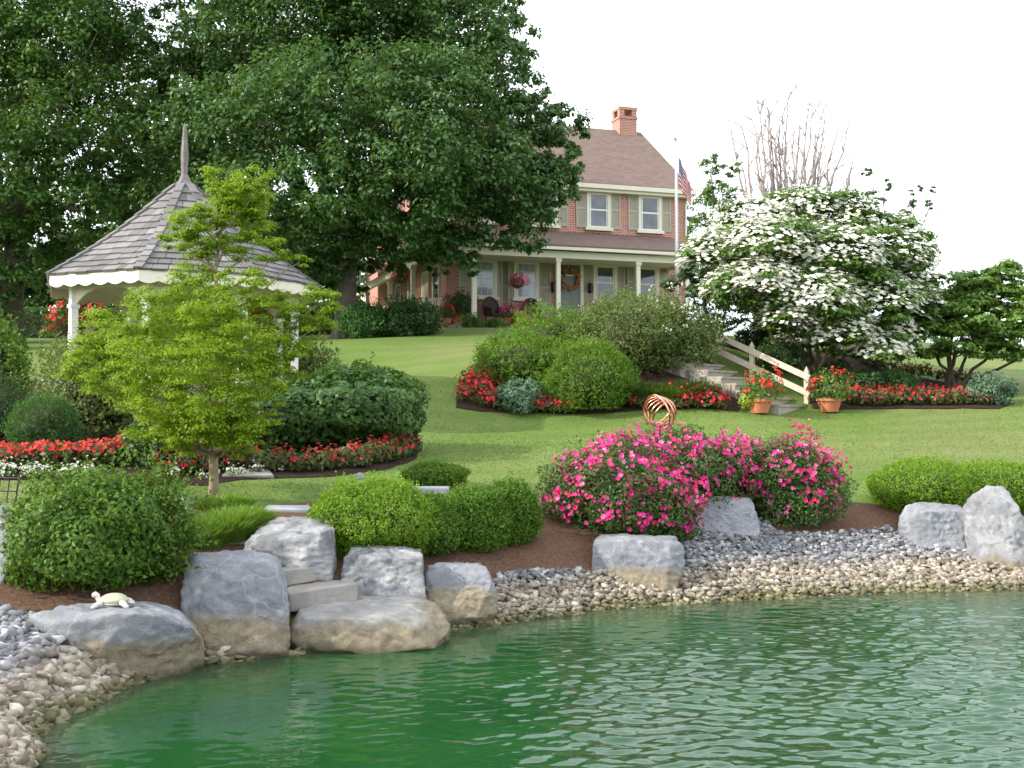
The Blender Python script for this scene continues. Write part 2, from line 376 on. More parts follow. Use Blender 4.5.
M['slab_wet'] = rock_mat('pale flat rock', (.36, .35, .33), (.55, .53, .49), line=.27, amount=.6)

def stone_mat():
    m, n, b, o = new_mat('shore stones'); pos = geo(n, 'Position'); sx = n.nodes.new('ShaderNodeSeparateXYZ'); n.links.new(pos, sx.inputs[0])
    r = geo(n, 'Random Per Island'); z = math_(n, 'ADD', sx.outputs['Z'], math_(n, 'MULTIPLY', math_(n, 'SUBTRACT', nz(n, 1.1, 3, pos), .5), .20))
    grey = ramp(n, r, [(0, (.075, .078, .085)), (.4, (.16, .163, .175)), (.8, (.28, .283, .295)), (1, (.48, .48, .485))])
    tan = ramp(n, r, [(0, (.12, .095, .065)), (.35, (.24, .195, .14)), (.75, (.36, .305, .23)), (1, (.55, .49, .39))])
    c = mixc(n, mapr(n, z, .26, .42, 1, 0), grey, tan)
    alg = ramp(n, r, [(0, (.05, .045, .015)), (.6, (.12, .11, .035)), (1, (.24, .21, .11))])
    c = mixc(n, mapr(n, z, .04, .13, 1, 0), c, alg)
    c = mixc(n, mapr(n, nz(n, 22, 5, pos), .35, .75, 0, .35), c, (.16, .14, .12))
    n.links.new(c, b.inputs['Base Color']); b.inputs['Roughness'].default_value = .85; bump(n, nz(n, 45, 4, pos), b, .3, .01); return m
M['stone'] = stone_mat()
def ground_bed(name, cols, scale, bs=.8):
    m, n, b, o = new_mat(name); pos = geo(n, 'Position'); mpn = n.nodes.new('ShaderNodeMapping'); n.links.new(pos, mpn.inputs['Vector']); mpn.inputs['Scale'].default_value = (1, 1, 1)
    f = nz(n, scale, 8, mpn.outputs['Vector'], .75, .6); c = ramp(n, f, [(.25 + .5 * i / (len(cols) - 1), x) for i, x in enumerate(cols)])
    c = mixc(n, mapr(n, nz(n, 1.1, 4, pos), .4, .7, 0, .45), c, cols[1]); n.links.new(c, b.inputs['Base Color'])
    b.inputs['Roughness'].default_value = 1; b.inputs['Specular IOR Level'].default_value = .1; bump(n, f, b, bs, .06); return m
M['mulch'] = ground_bed('red brown bark mulch', [(.05, .027, .017), (.125, .068, .043), (.20, .122, .082), (.31, .21, .15)], 26)
M['dark_mulch'] = ground_bed('dark mulch', [(.02, .013, .010), (.045, .028, .021), (.085, .05, .038)], 20)
M['shore'] = ground_bed('shore grit', [(.06, .05, .035), (.15, .125, .09), (.26, .22, .16)], 18)
def lawn_mat():
    m, n, b, o = new_mat('mown lawn'); pos = geo(n, 'Position')
    mpn = n.nodes.new('ShaderNodeMapping'); n.links.new(pos, mpn.inputs['Vector']); mpn.inputs['Rotation'].default_value = (0, 0, R(-12)); mpn.inputs['Scale'].default_value = (.35, 1.3, 1)
    f1 = nz(n, .5, 5, pos); f2 = nz(n, 55, 4, pos, .7); f3 = nz(n, 3.2, 5, mpn.outputs['Vector'], .65); f4 = nz(n, .16, 4, pos)
    c = ramp(n, f2, [(.28, (.083, .148, .028)), (.5, (.130, .208, .042)), (.72, (.195, .272, .07))])
    c = mixc(n, mapr(n, f3, .38, .72, 0, .5), c, (.19, .225, .06)); c = mixc(n, mapr(n, f1, .45, .7, 0, .45), c, (.095, .15, .03))
    c = mixc(n, mapr(n, f4, .46, .62, 0, .55), c, (.23, .215, .095))
    wv = n.nodes.new('ShaderNodeTexWave'); wv.inputs['Scale'].default_value = .30; wv.inputs['Distortion'].default_value = 1.2; wv.inputs['Detail'].default_value = 2; wv.inputs['Detail Scale'].default_value = 1.5
    m3 = n.nodes.new('ShaderNodeMapping'); m3.inputs['Rotation'].default_value = (0, 0, R(82)); n.links.new(pos, m3.inputs['Vector']); n.links.new(m3.outputs['Vector'], wv.inputs['Vector'])
    c = mixc(n, mapr(n, wv.outputs['Fac'], .3, .7, 0, .28), c, (.10, .17, .03))
    c = mixc(n, mapr(n, nz(n, 1.7, 6, pos, .7), .56, .72, 0, .45), c, (.27, .25, .11)); c = mixc(n, mapr(n, nz(n, 2.6, 4, geo(n, 'Position'), .6, 1.0), .58, .7, 0, .4), c, (.06, .13, .02))
    n.links.new(c, b.inputs['Base Color']); b.inputs['Roughness'].default_value = .85; b.inputs['Specular IOR Level'].default_value = .15
    bump(n, math_(n, 'ADD', f2, math_(n, 'MULTIPLY', f3, .8)), b, .7, .05); return m
M['lawn'] = lawn_mat()
def water_mat():
    m, n, b, o = new_mat('green pond water'); pos = geo(n, 'Position')
    c = ramp(n, nz(n, .5, 4, pos), [(.3, (.006, .042, .011)), (.7, (.014, .066, .018))])
    at = n.nodes.new('ShaderNodeAttribute'); at.attribute_name = 'depth'  # the stony bed shows through the shallows
    dd = math_(n, 'ADD', at.outputs['Fac'], math_(n, 'MULTIPLY', math_(n, 'SUBTRACT', nz(n, 3, 4, pos), .5), .12))
    c = mixc(n, mapr(n, dd, .02, .42, 1, 0), c, (.055, .065, .036))
    n.links.new(c, b.inputs['Base Color']); b.inputs['Roughness'].default_value = .02; b.inputs['IOR'].default_value = 1.37
    mpn = n.nodes.new('ShaderNodeMapping'); n.links.new(pos, mpn.inputs['Vector']); mpn.inputs['Scale'].default_value = (.6, 1.1, 1); sx = n.nodes.new('ShaderNodeSeparateXYZ'); n.links.new(pos, sx.inputs[0])
    bump(n, math_(n, 'MULTIPLY', nz(n, 13, 3, mpn.outputs['Vector'], .55, .8), mapr(n, sx.outputs['X'], -2.5, 2.5, .15, 1)), b, .12, .02); return m
M['water'] = water_mat()

# ------------------------------------------------------------------ foliage helpers
def unit(v): return v / np.maximum(np.linalg.norm(v, axis=-1, keepdims=True), 1e-9)
def sph(n): return unit(rng.normal(size=(n, 3)))
def leaf_arrays(C, N, size, aspect=.55, fold=.18, T=None):
    n = len(C); N = unit(N); size = np.broadcast_to(size, n)[:, None]
    if T is None: T = sph(n)
    T = unit(T - N * (T * N).sum(-1, keepdims=True)); B = np.cross(N, T)
    b = C - T * size * .5; t = C + T * size * .5
    l = C + B * size * aspect * .5 + N * size * fold * .5 - T * size * .06; r = C - B * size * aspect * .5 + N * size * fold * .5 - T * size * .06
    V = np.stack([b, r, t, l], 1).reshape(-1, 3); return V, np.arange(4 * n).reshape(n, 4)
def leaves(name, C, N, size, mat, parent=None, **k):
    V, Q = leaf_arrays(C, N, size, **k); return link(name, np_mesh(name, V, Q), mat, parent)
def flower_arrays(C, N, size, petals=5, cup=.25):
    """each flower: a ring of petals round its own axis"""
    n = len(C); N = unit(N); T = sph(n); T = unit(T - N * (T * N).sum(-1, keepdims=True)); B = np.cross(N, T); size = np.broadcast_to(size, n)[:, None]
    Vs = []
    for k in range(petals):
        a = 2 * math.pi * k / petals; w = math.pi / petals * 1.05
        d = lambda q: T * math.cos(q) + B * math.sin(q)
        Vs.append(np.stack([C, C + d(a - w) * size * .36 + N * size * cup * .4, C + d(a) * size * .5 + N * size * cup, C + d(a + w) * size * .36 + N * size * cup * .4], 1))
    V = np.stack(Vs, 1).reshape(-1, 3)
    # petals of one flower share its centre vertex, so a flower is one island
    Q = np.arange(len(V)).reshape(-1, 4); Q = Q.copy(); Q[:, 0] = np.repeat(Q[::petals, 0], petals)
    return V, Q
def flowers(name, C, N, size, mat, parent=None, **k):
    V, Q = flower_arrays(C, N, size, **k); return link(name, np_mesh(name, V, Q), mat, parent)
class Bump:
    """smooth lumpy radius over directions"""
    def __init__(s, amp, freq, k=7):
        s.K = rng.normal(size=(k, 3)) * freq; s.p = rng.uniform(0, 6.28, k); s.a = amp * rng.uniform(.4, 1, k) / math.sqrt(k) * 1.6
    def __call__(s, d): return 1 + (np.sin(d @ s.K.T + s.p) * s.a).sum(-1)
def shell(n, c, rad, amp=.12, freq=3, depth=.25, low=-.35, up=0.0):
    d = sph(int(n * 1.8) + 8); d = d[d[:, 2] > low][:n]; bp = Bump(amp, freq); b2 = Bump(amp * .55, freq * 2.6)
    r = bp(d) * b2(d) * (1 - depth * rng.random(len(d)) ** 2); return np.asarray(c) + d * r[:, None] * np.asarray(rad), unit(d / np.asarray(rad)), d
def core_blob(name, c, rad, mat, parent, amp=.1, low=-.9, seg=20):
    th = np.linspace(0.05, math.pi - .05, seg); ph = np.linspace(0, 2 * math.pi, seg * 2, endpoint=False); bp = Bump(amp, 4)
    D = np.array([[math.sin(a) * math.cos(b), math.sin(a) * math.sin(b), math.cos(a)] for a in th for b in ph]); V = np.asarray(c) + D * bp(D)[:, None] * np.asarray(rad)
    m = seg * 2; Q = [(i * m + j, i * m + (j + 1) % m, (i + 1) * m + (j + 1) % m, (i + 1) * m + j) for i in range(seg - 1) for j in range(m)]
    return link(name, np_mesh(name, V, Q, True), mat, parent)
def bush(name, label, cat, pos, rad, n, leaf, mat, amp=.12, freq=3.2, depth=.22, spiky=.5, lift=.80, group=None, aspect=.55, sprigs=0, low=-.95, rz=0.0):
    """a shrub: many small leaves in a lumpy shell about solid dark core"""
    t = thing(name, label, cat, pos, rz, group); rad = np.array(rad); c = np.array([0, 0, rad[2] * lift])
    C, Nn, d = shell(n, c, rad, amp, freq, depth, low)
    k = C[:, 2] > -.02; C, Nn = C[k], Nn[k]; j = sph(len(C))
    T = unit(Nn * 1.0 + j * .8 + [0, 0, .25]); N1 = unit(np.cross(T, sph(len(C)))); N1 *= np.sign((N1 * (Nn + [0, 0, .5])).sum(-1, keepdims=True) + 1e-6)
    N2 = unit(Nn + j * .55 + [0, 0, .35]); pick = rng.random(len(C)) < spiky; N = np.where(pick[:, None], N1, N2); TT = np.where(pick[:, None], T, sph(len(C)))
    sz = leaf * rng.uniform(.65, 1.25, len(C))
    if sprigs:
        Cs, Ns, _ = shell(sprigs, c, rad * 1.0, amp, freq, .08, low); ks = Cs[:, 2] > .05; Cs, Ns = Cs[ks], Ns[ks]; A = unit(Ns + sph(len(Cs)) * .5 + [0, 0, .5]); Ln = rad.min() * rng.uniform(.06, .24, len(Cs)) * np.where(rng.random(len(Cs)) < .08, 1.8, 1)
        m = 7; f = np.linspace(0, 1, m)
        C2 = (Cs[:, None] + A[:, None] * (Ln[:, None, None] * f[None, :, None])).reshape(-1, 3) + rng.normal(size=(len(Cs) * m, 3)) * leaf * .22
        T2 = np.repeat(A, m, 0) + sph(len(C2)) * .9; C = np.concatenate([C, C2]); N = np.concatenate([N, sph(len(C2)) + [0, 0, .4]]); TT = np.concatenate([TT, T2]); sz = np.concatenate([sz, leaf * rng.uniform(.6, 1.1, len(C2))])
    leaves('foliage', C, N, sz, mat, t, T=TT, aspect=aspect)
    core_blob('stems', c, rad * (.80 - .6 * min(depth, .5)), M['dark_core'], t)  # added opaque core stops see-through; its dark colour stands for inner shade
    return t
def lobes_leaves(lobes, per_m2, leaf, clump=.34, flat=.62, droop=0.0, clumps_m2=1.0, under=.35):
    """leaves in clumps over the surfaces of many lobes"""
    Cs, Ns, Ss, Ts = [], [], [], []
    for (c, r) in lobes:
        r = np.asarray(r, float); a = 4 * math.pi * ((r[0] * r[1]) ** 1.6 / 3 + (r[0] * r[2]) ** 1.6 / 3 + (r[1] * r[2]) ** 1.6 / 3) ** (1 / 1.6)
        k = max(5, int(a * clumps_m2)); d = sph(k); cc = np.asarray(c) + d * r * rng.uniform(.55, 1.0, k)[:, None]
        rr = r.mean() * clump * rng.uniform(.6, 1.35, k); m = max(4, int(per_m2 * a / k))
        e = sph(k * m); e[:, 2] = np.where(e[:, 2] < -under, -e[:, 2], e[:, 2])
        q = e * np.minimum(np.abs(rng.normal(.62, .28, k * m)), 1.12)[:, None] * np.repeat(rr, m)[:, None] * [1, 1, flat]
        Cs.append(np.repeat(cc, m, 0) + q); Ns.append(e + sph(k * m) * .55 + [0, 0, .45]); Ss.append(leaf * rng.uniform(.6, 1.3, k * m)); Ts.append(e * .9 + sph(k * m) * .8 + [0, 0, -droop])
    return np.concatenate(Cs), np.concatenate(Ns), np.concatenate(Ss), np.concatenate(Ts)
def limb_path(a, b, sag=.12, n=7, wob=.06):
    a = np.asarray(a, float); b = np.asarray(b, float); t = np.linspace(0, 1, n)[:, None]; L_ = np.linalg.norm(b - a)
    p = a + (b - a) * t; p[:, 2] += sag * L_ * (np.sin(t[:, 0] * math.pi)); p[1:-1] += rng.normal(size=(n - 2, 3)) * wob * L_ * .4; return p

# ------------------------------------------------------------------ ground sheet, beds, water
def gridz():
    xs = np.concatenate([-np.geomspace(1800, 62, 8), np.arange(-60, -13, 1.), np.arange(-13, 17, .2), np.arange(17, 61, 1.), np.geomspace(62, 1800, 8)])
    ys = np.concatenate([-np.geomspace(1800, 32, 7), np.arange(-30, 4, 1.), np.arange(4, 34, .2), np.arange(34, 91, .5), np.geomspace(93, 2500, 9)])
    X, Y = np.meshgrid(xs, ys); Z = gz(X, Y); V = np.stack([X, Y, Z], -1).reshape(-1, 3); w = len(xs)
    i, j = np.meshgrid(np.arange(w - 1), np.arange(len(ys) - 1)); a = (j * w + i).ravel()
    return V, np.stack([a, a + 1, a + w + 1, a + w], 1)
V, Q = gridz()
tag(link('lawn', np_mesh('lawn', V, Q, True), M['lawn']), 'mown green lawn rising from the pond up to the brick house', 'lawn', kind='structure')

def sheet(name, poly_px, mat, lift=.012, step=.16, label=None, cat='ground', wob=.05, lump=.02, pts=None):
    """a bed lying on the ground: outline from the plan of the place, exact edge, its own small lumps"""
    o = np.array([G(x, y)[:2] for x, y in poly_px]) if pts is None else np.array(pts, float)
    out = []
    for k in range(len(o)):
        a, b = o[k], o[(k + 1) % len(o)]; m = max(1, int(np.linalg.norm(b - a) / .25))
        for t in range(m):
            p = a + (b - a) * t / m; out.append(p + (rng.normal(size=2) * wob * .4 if t else 0))
    out = np.array(out); lo, hi = out.min(0), out.max(0); gx, gy = np.meshgrid(np.arange(lo[0], hi[0], step), np.arange(lo[1], hi[1], step))
    q = np.stack([gx.ravel(), gy.ravel()], 1) + rng.normal(size=(gx.size, 2)) * step * .15
    ins = np.zeros(len(q), bool)
    for k in range(len(out)):
        (x1, y1), (x2, y2) = out[k], out[(k + 1) % len(out)]
        c = ((y1 > q[:, 1]) != (y2 > q[:, 1])); xx = (x2 - x1) * (q[:, 1] - y1) / (y2 - y1 if y2 != y1 else 1e-9) + x1; ins ^= c & (q[:, 0] < xx)
    q = q[ins]; nb = len(out); co = [Vector(p) for p in np.concatenate([out, q])]
    vs, es, fs, *_ = geometry.delaunay_2d_cdt(co, [(k, (k + 1) % nb) for k in range(nb)], [], 1, 1e-4)
    xy = np.array([tuple(v) for v in vs]); z = gz(xy[:, 0], xy[:, 1]) + lift; me = bpy.data.meshes.new(name)
    d = np.array([noise.noise((x * 2.1, y * 2.1, 1.3)) + .5 * noise.noise((x * 6, y * 6, 4)) for x, y in xy]); z = z + lump * (d + .6) * (np.arange(len(xy)) >= nb)
    me.from_pydata([(a, b, c) for (a, b), c in zip(xy, z)], [], [tuple(f) for f in fs]); me.polygons.foreach_set('use_smooth', np.ones(len(me.polygons), bool))
    up = sum(p.normal.z for p in me.polygons)
    if up < 0: me.flip_normals()
    ob = link(name, me, mat); tag(ob, label, cat, kind='structure'); return ob
sheet('mulch_bed', [(-220, 650), (-220, 545), (0, 535), (60, 520), (120, 503), (190, 503), (240, 512), (280, 505), (330, 500), (400, 494), (460, 492), (520, 502), (545, 508), (558, 480), (640, 440), (760, 440), (830, 470), (848, 502), (878, 505),
      (868, 490), (900, 472), (1020, 468), (1250, 480), (1250, 560), (1024, 560), (800, 560), (600, 590), (490, 600), (440, 614), (380, 606), (300, 615), (180, 625), (60, 612), (0, 612)], M['mulch'], label='red brown bark mulch bed behind the boulders', cat='mulch')
sheet('flower_bed', [(-220, 484), (0, 480), (90, 481), (150, 484), (205, 486), (240, 480), (330, 477), (385, 470), (415, 460), (422, 448), (412, 420), (330, 392), (200, 385), (50, 380), (-220, 385)], M['dark_mulch'], label='dark mulch bed under the hydrangea mound', cat='mulch')
sheet('slope_bed', [(456, 408), (462, 384), (480, 358), (520, 338), (590, 328), (660, 330), (700, 350), (742, 405), (738, 412), (600, 414), (480, 412)], M['dark_mulch'], label='dark mulch bed on the slope left of the steps', cat='mulch', lift=.02)
sheet('bank_bed', [(812, 409), (806, 385), (786, 362), (790, 352), (840, 350), (900, 374), (985, 390), (1015, 404), (1000, 409), (900, 409)], M['dark_mulch'], label='dark mulch bed on the bank under the dogwoods', cat='mulch', lift=.02)
shore_px = [(-250, 1000), (-250, 660), (-60, 622), (0, 612), (30, 622), (80, 652), (200, 655), (300, 645), (440, 604), (500, 578), (545, 572), (590, 576), (690, 546), (705, 528), (760, 522), (780, 536), (880, 530), (930, 548), (1024, 562), (1250, 572)]
_top = [G(x, y)[:2] for x, y in shore_px[1:]]
_low = [np.array(at_z(x, y, 0)[:2]) + (0.15, -1.1) for x, y in [(1250, 584)] + SHORE[::-1]] + [np.array([-2.2, 4.6]), np.array([-2.4, 1.0]), np.array([-6.5, 1.0])]
shore_o = sheet('shore', None, M['shore'], .02, .15, 'stony shore of the pond', 'shore', .04, .03, _top + _low)
def pond():
    xs = np.concatenate([np.linspace(-30, -5.2, 12), np.arange(-5, 9.5, .019), np.linspace(9.7, 60, 24)]); ys = np.concatenate([np.linspace(-25, 5.2, 16), np.arange(5.4, 15.5, .019), np.linspace(15.6, 18, 6)])
    X, Y = np.meshgrid(xs, ys); Z = np.zeros_like(X); r = np.random.default_rng(5)
    amp = np.clip((X + 2.2 + .9 * np.sin(Y * .9) + .5 * np.sin(X * 1.7 + Y)) / 4.6, .16, 1.0) * np.clip(1.2 - (Y - 6) / 11, .35, 1.15) * (1 + .35 * np.sin(1.3 * X + .7 * Y) * np.sin(.8 * Y - .9 * X + 1))
    for k in range(46):
        lam = .07 * 4.3 ** r.random() if k < 38 else r.uniform(.5, 1.2); a = math.radians(r.normal(98, 27)); q = 2 * math.pi / lam; s = (.034 if k < 38 else .012) / 6
        Z += s * lam * np.sin(q * (X * math.cos(a) + Y * math.sin(a)) + r.uniform(0, 6.28) + 1.7 * np.sin(1.1 * X + .6 * Y + r.uniform(0, 6)) + .9 * np.sin(.7 * Y + r.uniform(0, 6)))
    Z *= amp * ((X > -5) & (X < 9.4) & (Y > 5.4) & (Y < 15.4)); w = len(xs); i, j = np.meshgrid(np.arange(w - 1), np.arange(len(ys) - 1)); a = (j * w + i).ravel()
    me = np_mesh('water', np.stack([X, Y, Z], -1).reshape(-1, 3), np.stack([a, a + 1, a + w + 1, a + w], 1), True); at = me.attributes.new('depth', 'FLOAT', 'POINT'); at.data.foreach_set('value', (-gz(X, Y)).ravel().astype(np.float32))
    tag(link('water', me, M['water']), 'green rippled pond water', 'water', kind='structure')
pond()

# stones of the shore
def rock_proto(seed, sub=2, flat=.6):
    """an angular broken stone: the hull of a few scattered points"""
    r = random.Random(seed); bm = bmesh.new(); sc = (r.uniform(.9, 1.3), r.uniform(.62, .95), r.uniform(.42, .75))
    for _ in range(13 if sub < 3 else 17):
        v = Vector((r.gauss(0, 1), r.gauss(0, 1), r.gauss(0, 1))).normalized() * r.uniform(.8, 1.05); bm.verts.new((v.x * sc[0], v.y * sc[1], v.z * sc[2]))
    q = bmesh.ops.convex_hull(bm, input=bm.verts); bmesh.ops.delete(bm, geom=[e for e in set(q['geom_interior'] + q['geom_unused']) if isinstance(e, bmesh.types.BMVert)], context='VERTS'); bmesh.ops.triangulate(bm, faces=bm.faces[:])
    bm.verts.index_update(); V = np.array([tuple(v.co) for v in bm.verts]); Fq = np.array([[v.index for v in f.verts] for f in bm.faces]); bm.free(); return V, Fq
def tri_sample(ob, n):
    me = ob.data; V = np.array([tuple(v.co) for v in me.vertices]); T = np.array([tuple(p.vertices) for p in me.polygons])
    a, b, c = V[T[:, 0]], V[T[:, 1]], V[T[:, 2]]; ar = np.linalg.norm(np.cross(b - a, c - a), axis=1); k = rng.choice(len(T), n, p=ar / ar.sum())
    u = np.sqrt(rng.random((n, 1))); w = rng.random((n, 1)); return a[k] * (1 - u) + b[k] * u * (1 - w) + c[k] * u * w
protos = [rock_proto(s, 2) for s in range(16)]
pts = tri_sample(shore_o, 52000); _v = pts - CAM; _px = 512 + F * _v[:, 0] / _v[:, 1]; _py = 410 - F * _v[:, 2] / _v[:, 1]
pts = pts[~((_px > 60) & (_px < 445) & (_py < 655 - (_px - 60) * .02))]
pts = pts[(pts[:, 2] > -.10) & (pts[:, 1] > 3) & (pts[:, 0] < 12) & (pts[:, 0] > -7.5)][:32000]
VV, QQ, off = [], [], 0
for k in range(16):
    p = pts[k::16]; n = len(p); Vp, Fp = protos[k]; an = rng.uniform(0, 6.28, n); ti = rng.normal(size=n) * .55
    s = np.where(p[:, 0] < -2.0, .058, .043) * rng.uniform(.5, 1.6, n) * np.where(p[:, 2] > .38, .8, 1)
    ca, sa, ct, st = np.cos(an), np.sin(an), np.cos(ti), np.sin(ti)
    x, y, z = Vp[:, 0][None], Vp[:, 1][None], Vp[:, 2][None]; y2 = y * ct[:, None] - z * st[:, None]; z2 = y * st[:, None] + z * ct[:, None]
    W = np.stack([x * ca[:, None] - y2 * sa[:, None], x * sa[:, None] + y2 * ca[:, None], z2], -1) * s[:, None, None] + (p + np.stack([0 * s, 0 * s, s * rng.uniform(.1, .75, n)], 1))[:, None]
    VV.append(W.reshape(-1, 3)); QQ.append((Fp[None] + (off + np.arange(n) * len(Vp))[:, None, None]).reshape(-1, 3)); off += n * len(Vp)
tag(link('gravel', np_mesh('gravel', np.concatenate(VV), np.concatenate(QQ)), M['stone']), 'grey and tan gravel stones along the pond edge', 'gravel', kind='stuff')
big = [np_mesh('shore_stone', *rock_proto(40 + s, 3)) for s in range(7)]
for me in big: me.materials.append(M['stone'])
def shore_stones(zone, label, group, smin, smax, count, gap):
    pp = tri_sample(shore_o, 6000); done = []
    for p in pp:
        if len(done) >= count: break
        if not zone(p) or any(abs(p[0] - q[0]) + abs(p[1] - q[1]) < gap for q in done): continue
        done.append(p); s = random.uniform(smin, smax); o = bpy.data.objects.new('shore_stone', random.choice(big)); COL.objects.link(o)
        o.location = (p[0], p[1], p[2] + s * .35); o.scale = (s, s, s); o.rotation_euler = (random.gauss(0, .25), random.gauss(0, .25), random.uniform(0, 6.28)); tag(o, label, 'stone', group)
def pxof(p):
    v = p - CAM; c, s = math.cos(PITCH), math.sin(PITCH); f = v[1] * c + v[2] * s; return 512 + F * v[0] / f, 384 - F * (v[2] * c - v[1] * s) / f
inf = lambda p: 0 <= pxof(p)[0] <= 1024 and pxof(p)[1] < 775 and not (60 < pxof(p)[0] < 445 and pxof(p)[1] < 652)
shore_stones(lambda p: p[0] < -2.35 and p[2] > .16 and inf(p), 'pale tan stone among the heaped shore stones left of the turtle rock', 'larger stones on the left shore', .065, .11, 80, .13)
shore_stones(lambda p: p[0] < -1.9 and -.04 < p[2] < .14 and inf(p), 'olive stained stone at the waterline left of the big boulders', 'waterline stones on the left shore', .055, .095, 40, .12)
shore_stones(lambda p: p[0] > 0 and p[2] > .40 and inf(p), 'blue grey stone on the upper stony shore right of the pink roses', 'grey stones on the upper right shore', .06, .095, 60, .17)
shore_stones(lambda p: p[0] > -.3 and .03 < p[2] < .3 and inf(p), 'tan stone on the lower shore strip right of the flat landing rock', 'tan stones on the lower right shore', .055, .09, 80, .15)

# grass tufts over the near lawn
def tufts():
    n = 110000; x = rng.uniform(-9, 14, n); y = rng.uniform(12.5, 27, n); zz = gz(x, y)
    P0 = np.stack([x, y, zz], 1); v = P0 - CAM; px = 512 + F * v[:, 0] / v[:, 1]; k = (px > -60) & (px < 1090)
    # keep off the beds
    for ob in ('mulch_bed', 'flower_bed', 'slope_bed', 'bank_bed', 'shore'):
        me = bpy.data.objects[ob].data; T = np.array([tuple(p.vertices) for p in me.polygons]); Vc = np.array([tuple(q.co) for q in me.vertices])
        cell = set(map(tuple, np.floor(Vc[T].mean(1)[:, :2] / .2).astype(int))); key = np.floor(P0[:, :2] / .2).astype(int)
        k &= ~np.fromiter(((a, b) in cell for a, b in key), bool, n)
    P0 = P0[k]; n = len(P0); hgt = rng.uniform(.012, .03, n); d = sph(n) * .6 + [0, 0, 1]; side = unit(np.cross(d, sph(n))) * .011
    V = np.stack([P0 - side, P0 + side, P0 + unit(d) * hgt[:, None]], 1).reshape(-1, 3)
    m = leafy('lawn blades', [(.092, .158, .029), (.138, .212, .043), (.195, .268, .07)], .3)
    tag(link('grass', np_mesh('grass', V, np.arange(3 * n).reshape(n, 3)), m), 'short mown grass blades of the near lawn', 'grass', kind='stuff')
tufts()

# ------------------------------------------------------------------ trees
def big_tree(name, label, cat, base, lobes_px, trunk_r, mat, leaf, per_m2, limbs, bark='bark', group=None, clump=.34, flat=.62, cm2=1.0, droop=.3, trunk_pts=None, twigs=0, aspect=.6):
    """lobes: (px, py, radius px, distance) turned into real places and sizes about the trunk"""
    base = np.asarray(base, float); t = thing(name, label, cat, base, 0, group); lobes = []
    for q in lobes_px:
        px, py, rp, Yd = q[:4]; sq = q[4] if len(q) > 4 else .8
        r = S(rp, Yd); lobes.append((P(px, py, Yd) - base, (r, r, r * sq)))
    C, Nn, sz, T = lobes_leaves(lobes, per_m2, leaf, clump, flat, droop, cm2)
    leaves('crown', C, Nn, sz, mat, t, T=T, aspect=aspect)
    b = MB(); tp = trunk_pts or [(0, 0, -.2), (.05, 0, .5), (.1, .05, 1.6), (.05, .1, 2.8)]
    b.tube(tp, [trunk_r * (1.35 if k == 0 else 1.0 - .1 * k) for k in range(len(tp))], 12); top = tp[-1]
    order = sorted(range(len(lobes)), key=lambda k: -lobes[k][1][0])[:limbs]
    for k in order:
        e = lobes[k][0]; p = limb_path(top, e, -.06 if e[2] > top[2] + 1 else .1); r0 = trunk_r * random.uniform(.38, .62); b.tube(p, np.linspace(r0, r0 * .18, len(p)), 7)
        for _ in range(twigs):
            q = p[random.randrange(2, len(p))]; f = e + sph(1)[0] * np.array(lobes[k][1]) * .85; s = limb_path(q, f, .05, 5); b.tube(s, np.linspace(r0 * .3, r0 * .07, len(s)), 5)
    b.build('trunk', M[bark], t, True); return t

# ------------------------------------------------------------------ brick farmhouse
YAW = math.atan2(.316, .949); UD = np.array([math.cos(YAW), math.sin(YAW)]); VD = np.array([-UD[1], UD[0]])
HL, HD, HZ = 10.64, 10.0, 5.35
HO = np.array([7.48, 47.0]) - HL * UD
house = thing('brick_farmhouse', 'two storey red brick farmhouse with brown shingle roof and front porch', 'house', (HO[0], HO[1], HZ), YAW)
def HU(px, v=0.0):
    """distance along the front for a sight line column, at v metres behind the front wall"""
    k = (px - 512) / F; o = HO + VD * v  # X = k*Y (level enough)
    return (k * o[1] - o[0]) / (UD[0] - k * UD[1])
def HZL(py, px, v=0.0):
    u = HU(px, v); p = HO + UD * u + VD * v; return P(px, py, p[1])[2] - HZ
EZ = 6.33; RZ = 9.95
m = MB(); m.box((0, 0, -.4), (HL, HD, EZ)); m.poly([(0.0, 0, EZ), (0.0, HD, EZ), (0.0, HD / 2, RZ - .15), (HL, 0, EZ), (HL, HD, EZ), (HL, HD / 2, RZ - .15)], [(0, 2, 1), (3, 4, 5), (0, 3, 5, 2), (1, 2, 5, 4)])
m.build('wall', M['brick'], house)
m = MB(); ov = .32; sl = (RZ - EZ) / (HD / 2)
for s in (0, 1):
    y0, y1 = (-ov, HD / 2) if s == 0 else (HD + ov, HD / 2)
    m.hexa([(-.2, y0, EZ - ov * sl + .1), (HL + .2, y0, EZ - ov * sl + .1), (HL + .2, y1, RZ), (-.2, y1, RZ)], [(-.2, y0, EZ - ov * sl + .24), (HL + .2, y0, EZ - ov * sl + .24), (HL + .2, y1, RZ + .14), (-.2, y1, RZ + .14)])
roof = m.build('roof', M['shingle'], house)
m = MB(); m.box((-.25, -.44, EZ - .22), (HL + .25, -.325, EZ - .04)); m.build('gutter', M['cream'], house)
m = MB(); m.box((-.12, -.318, EZ - .34), (HL + .12, -.003, EZ - .225)); m.build('cornice', M['cream'], house)
m = MB()
m.hexa([(HL + .203, -ov, EZ - ov * sl - .1), (HL + .23, -ov, EZ - ov * sl - .1), (HL + .23, HD / 2, RZ - .08), (HL + .203, HD / 2, RZ - .08)], [(HL + .203, -ov, EZ - ov * sl + .2), (HL + .23, -ov, EZ - ov * sl + .2), (HL + .23, HD / 2, RZ + .12), (HL + .203, HD / 2, RZ + .12)])
m.build('bargeboard', M['cream'], house)
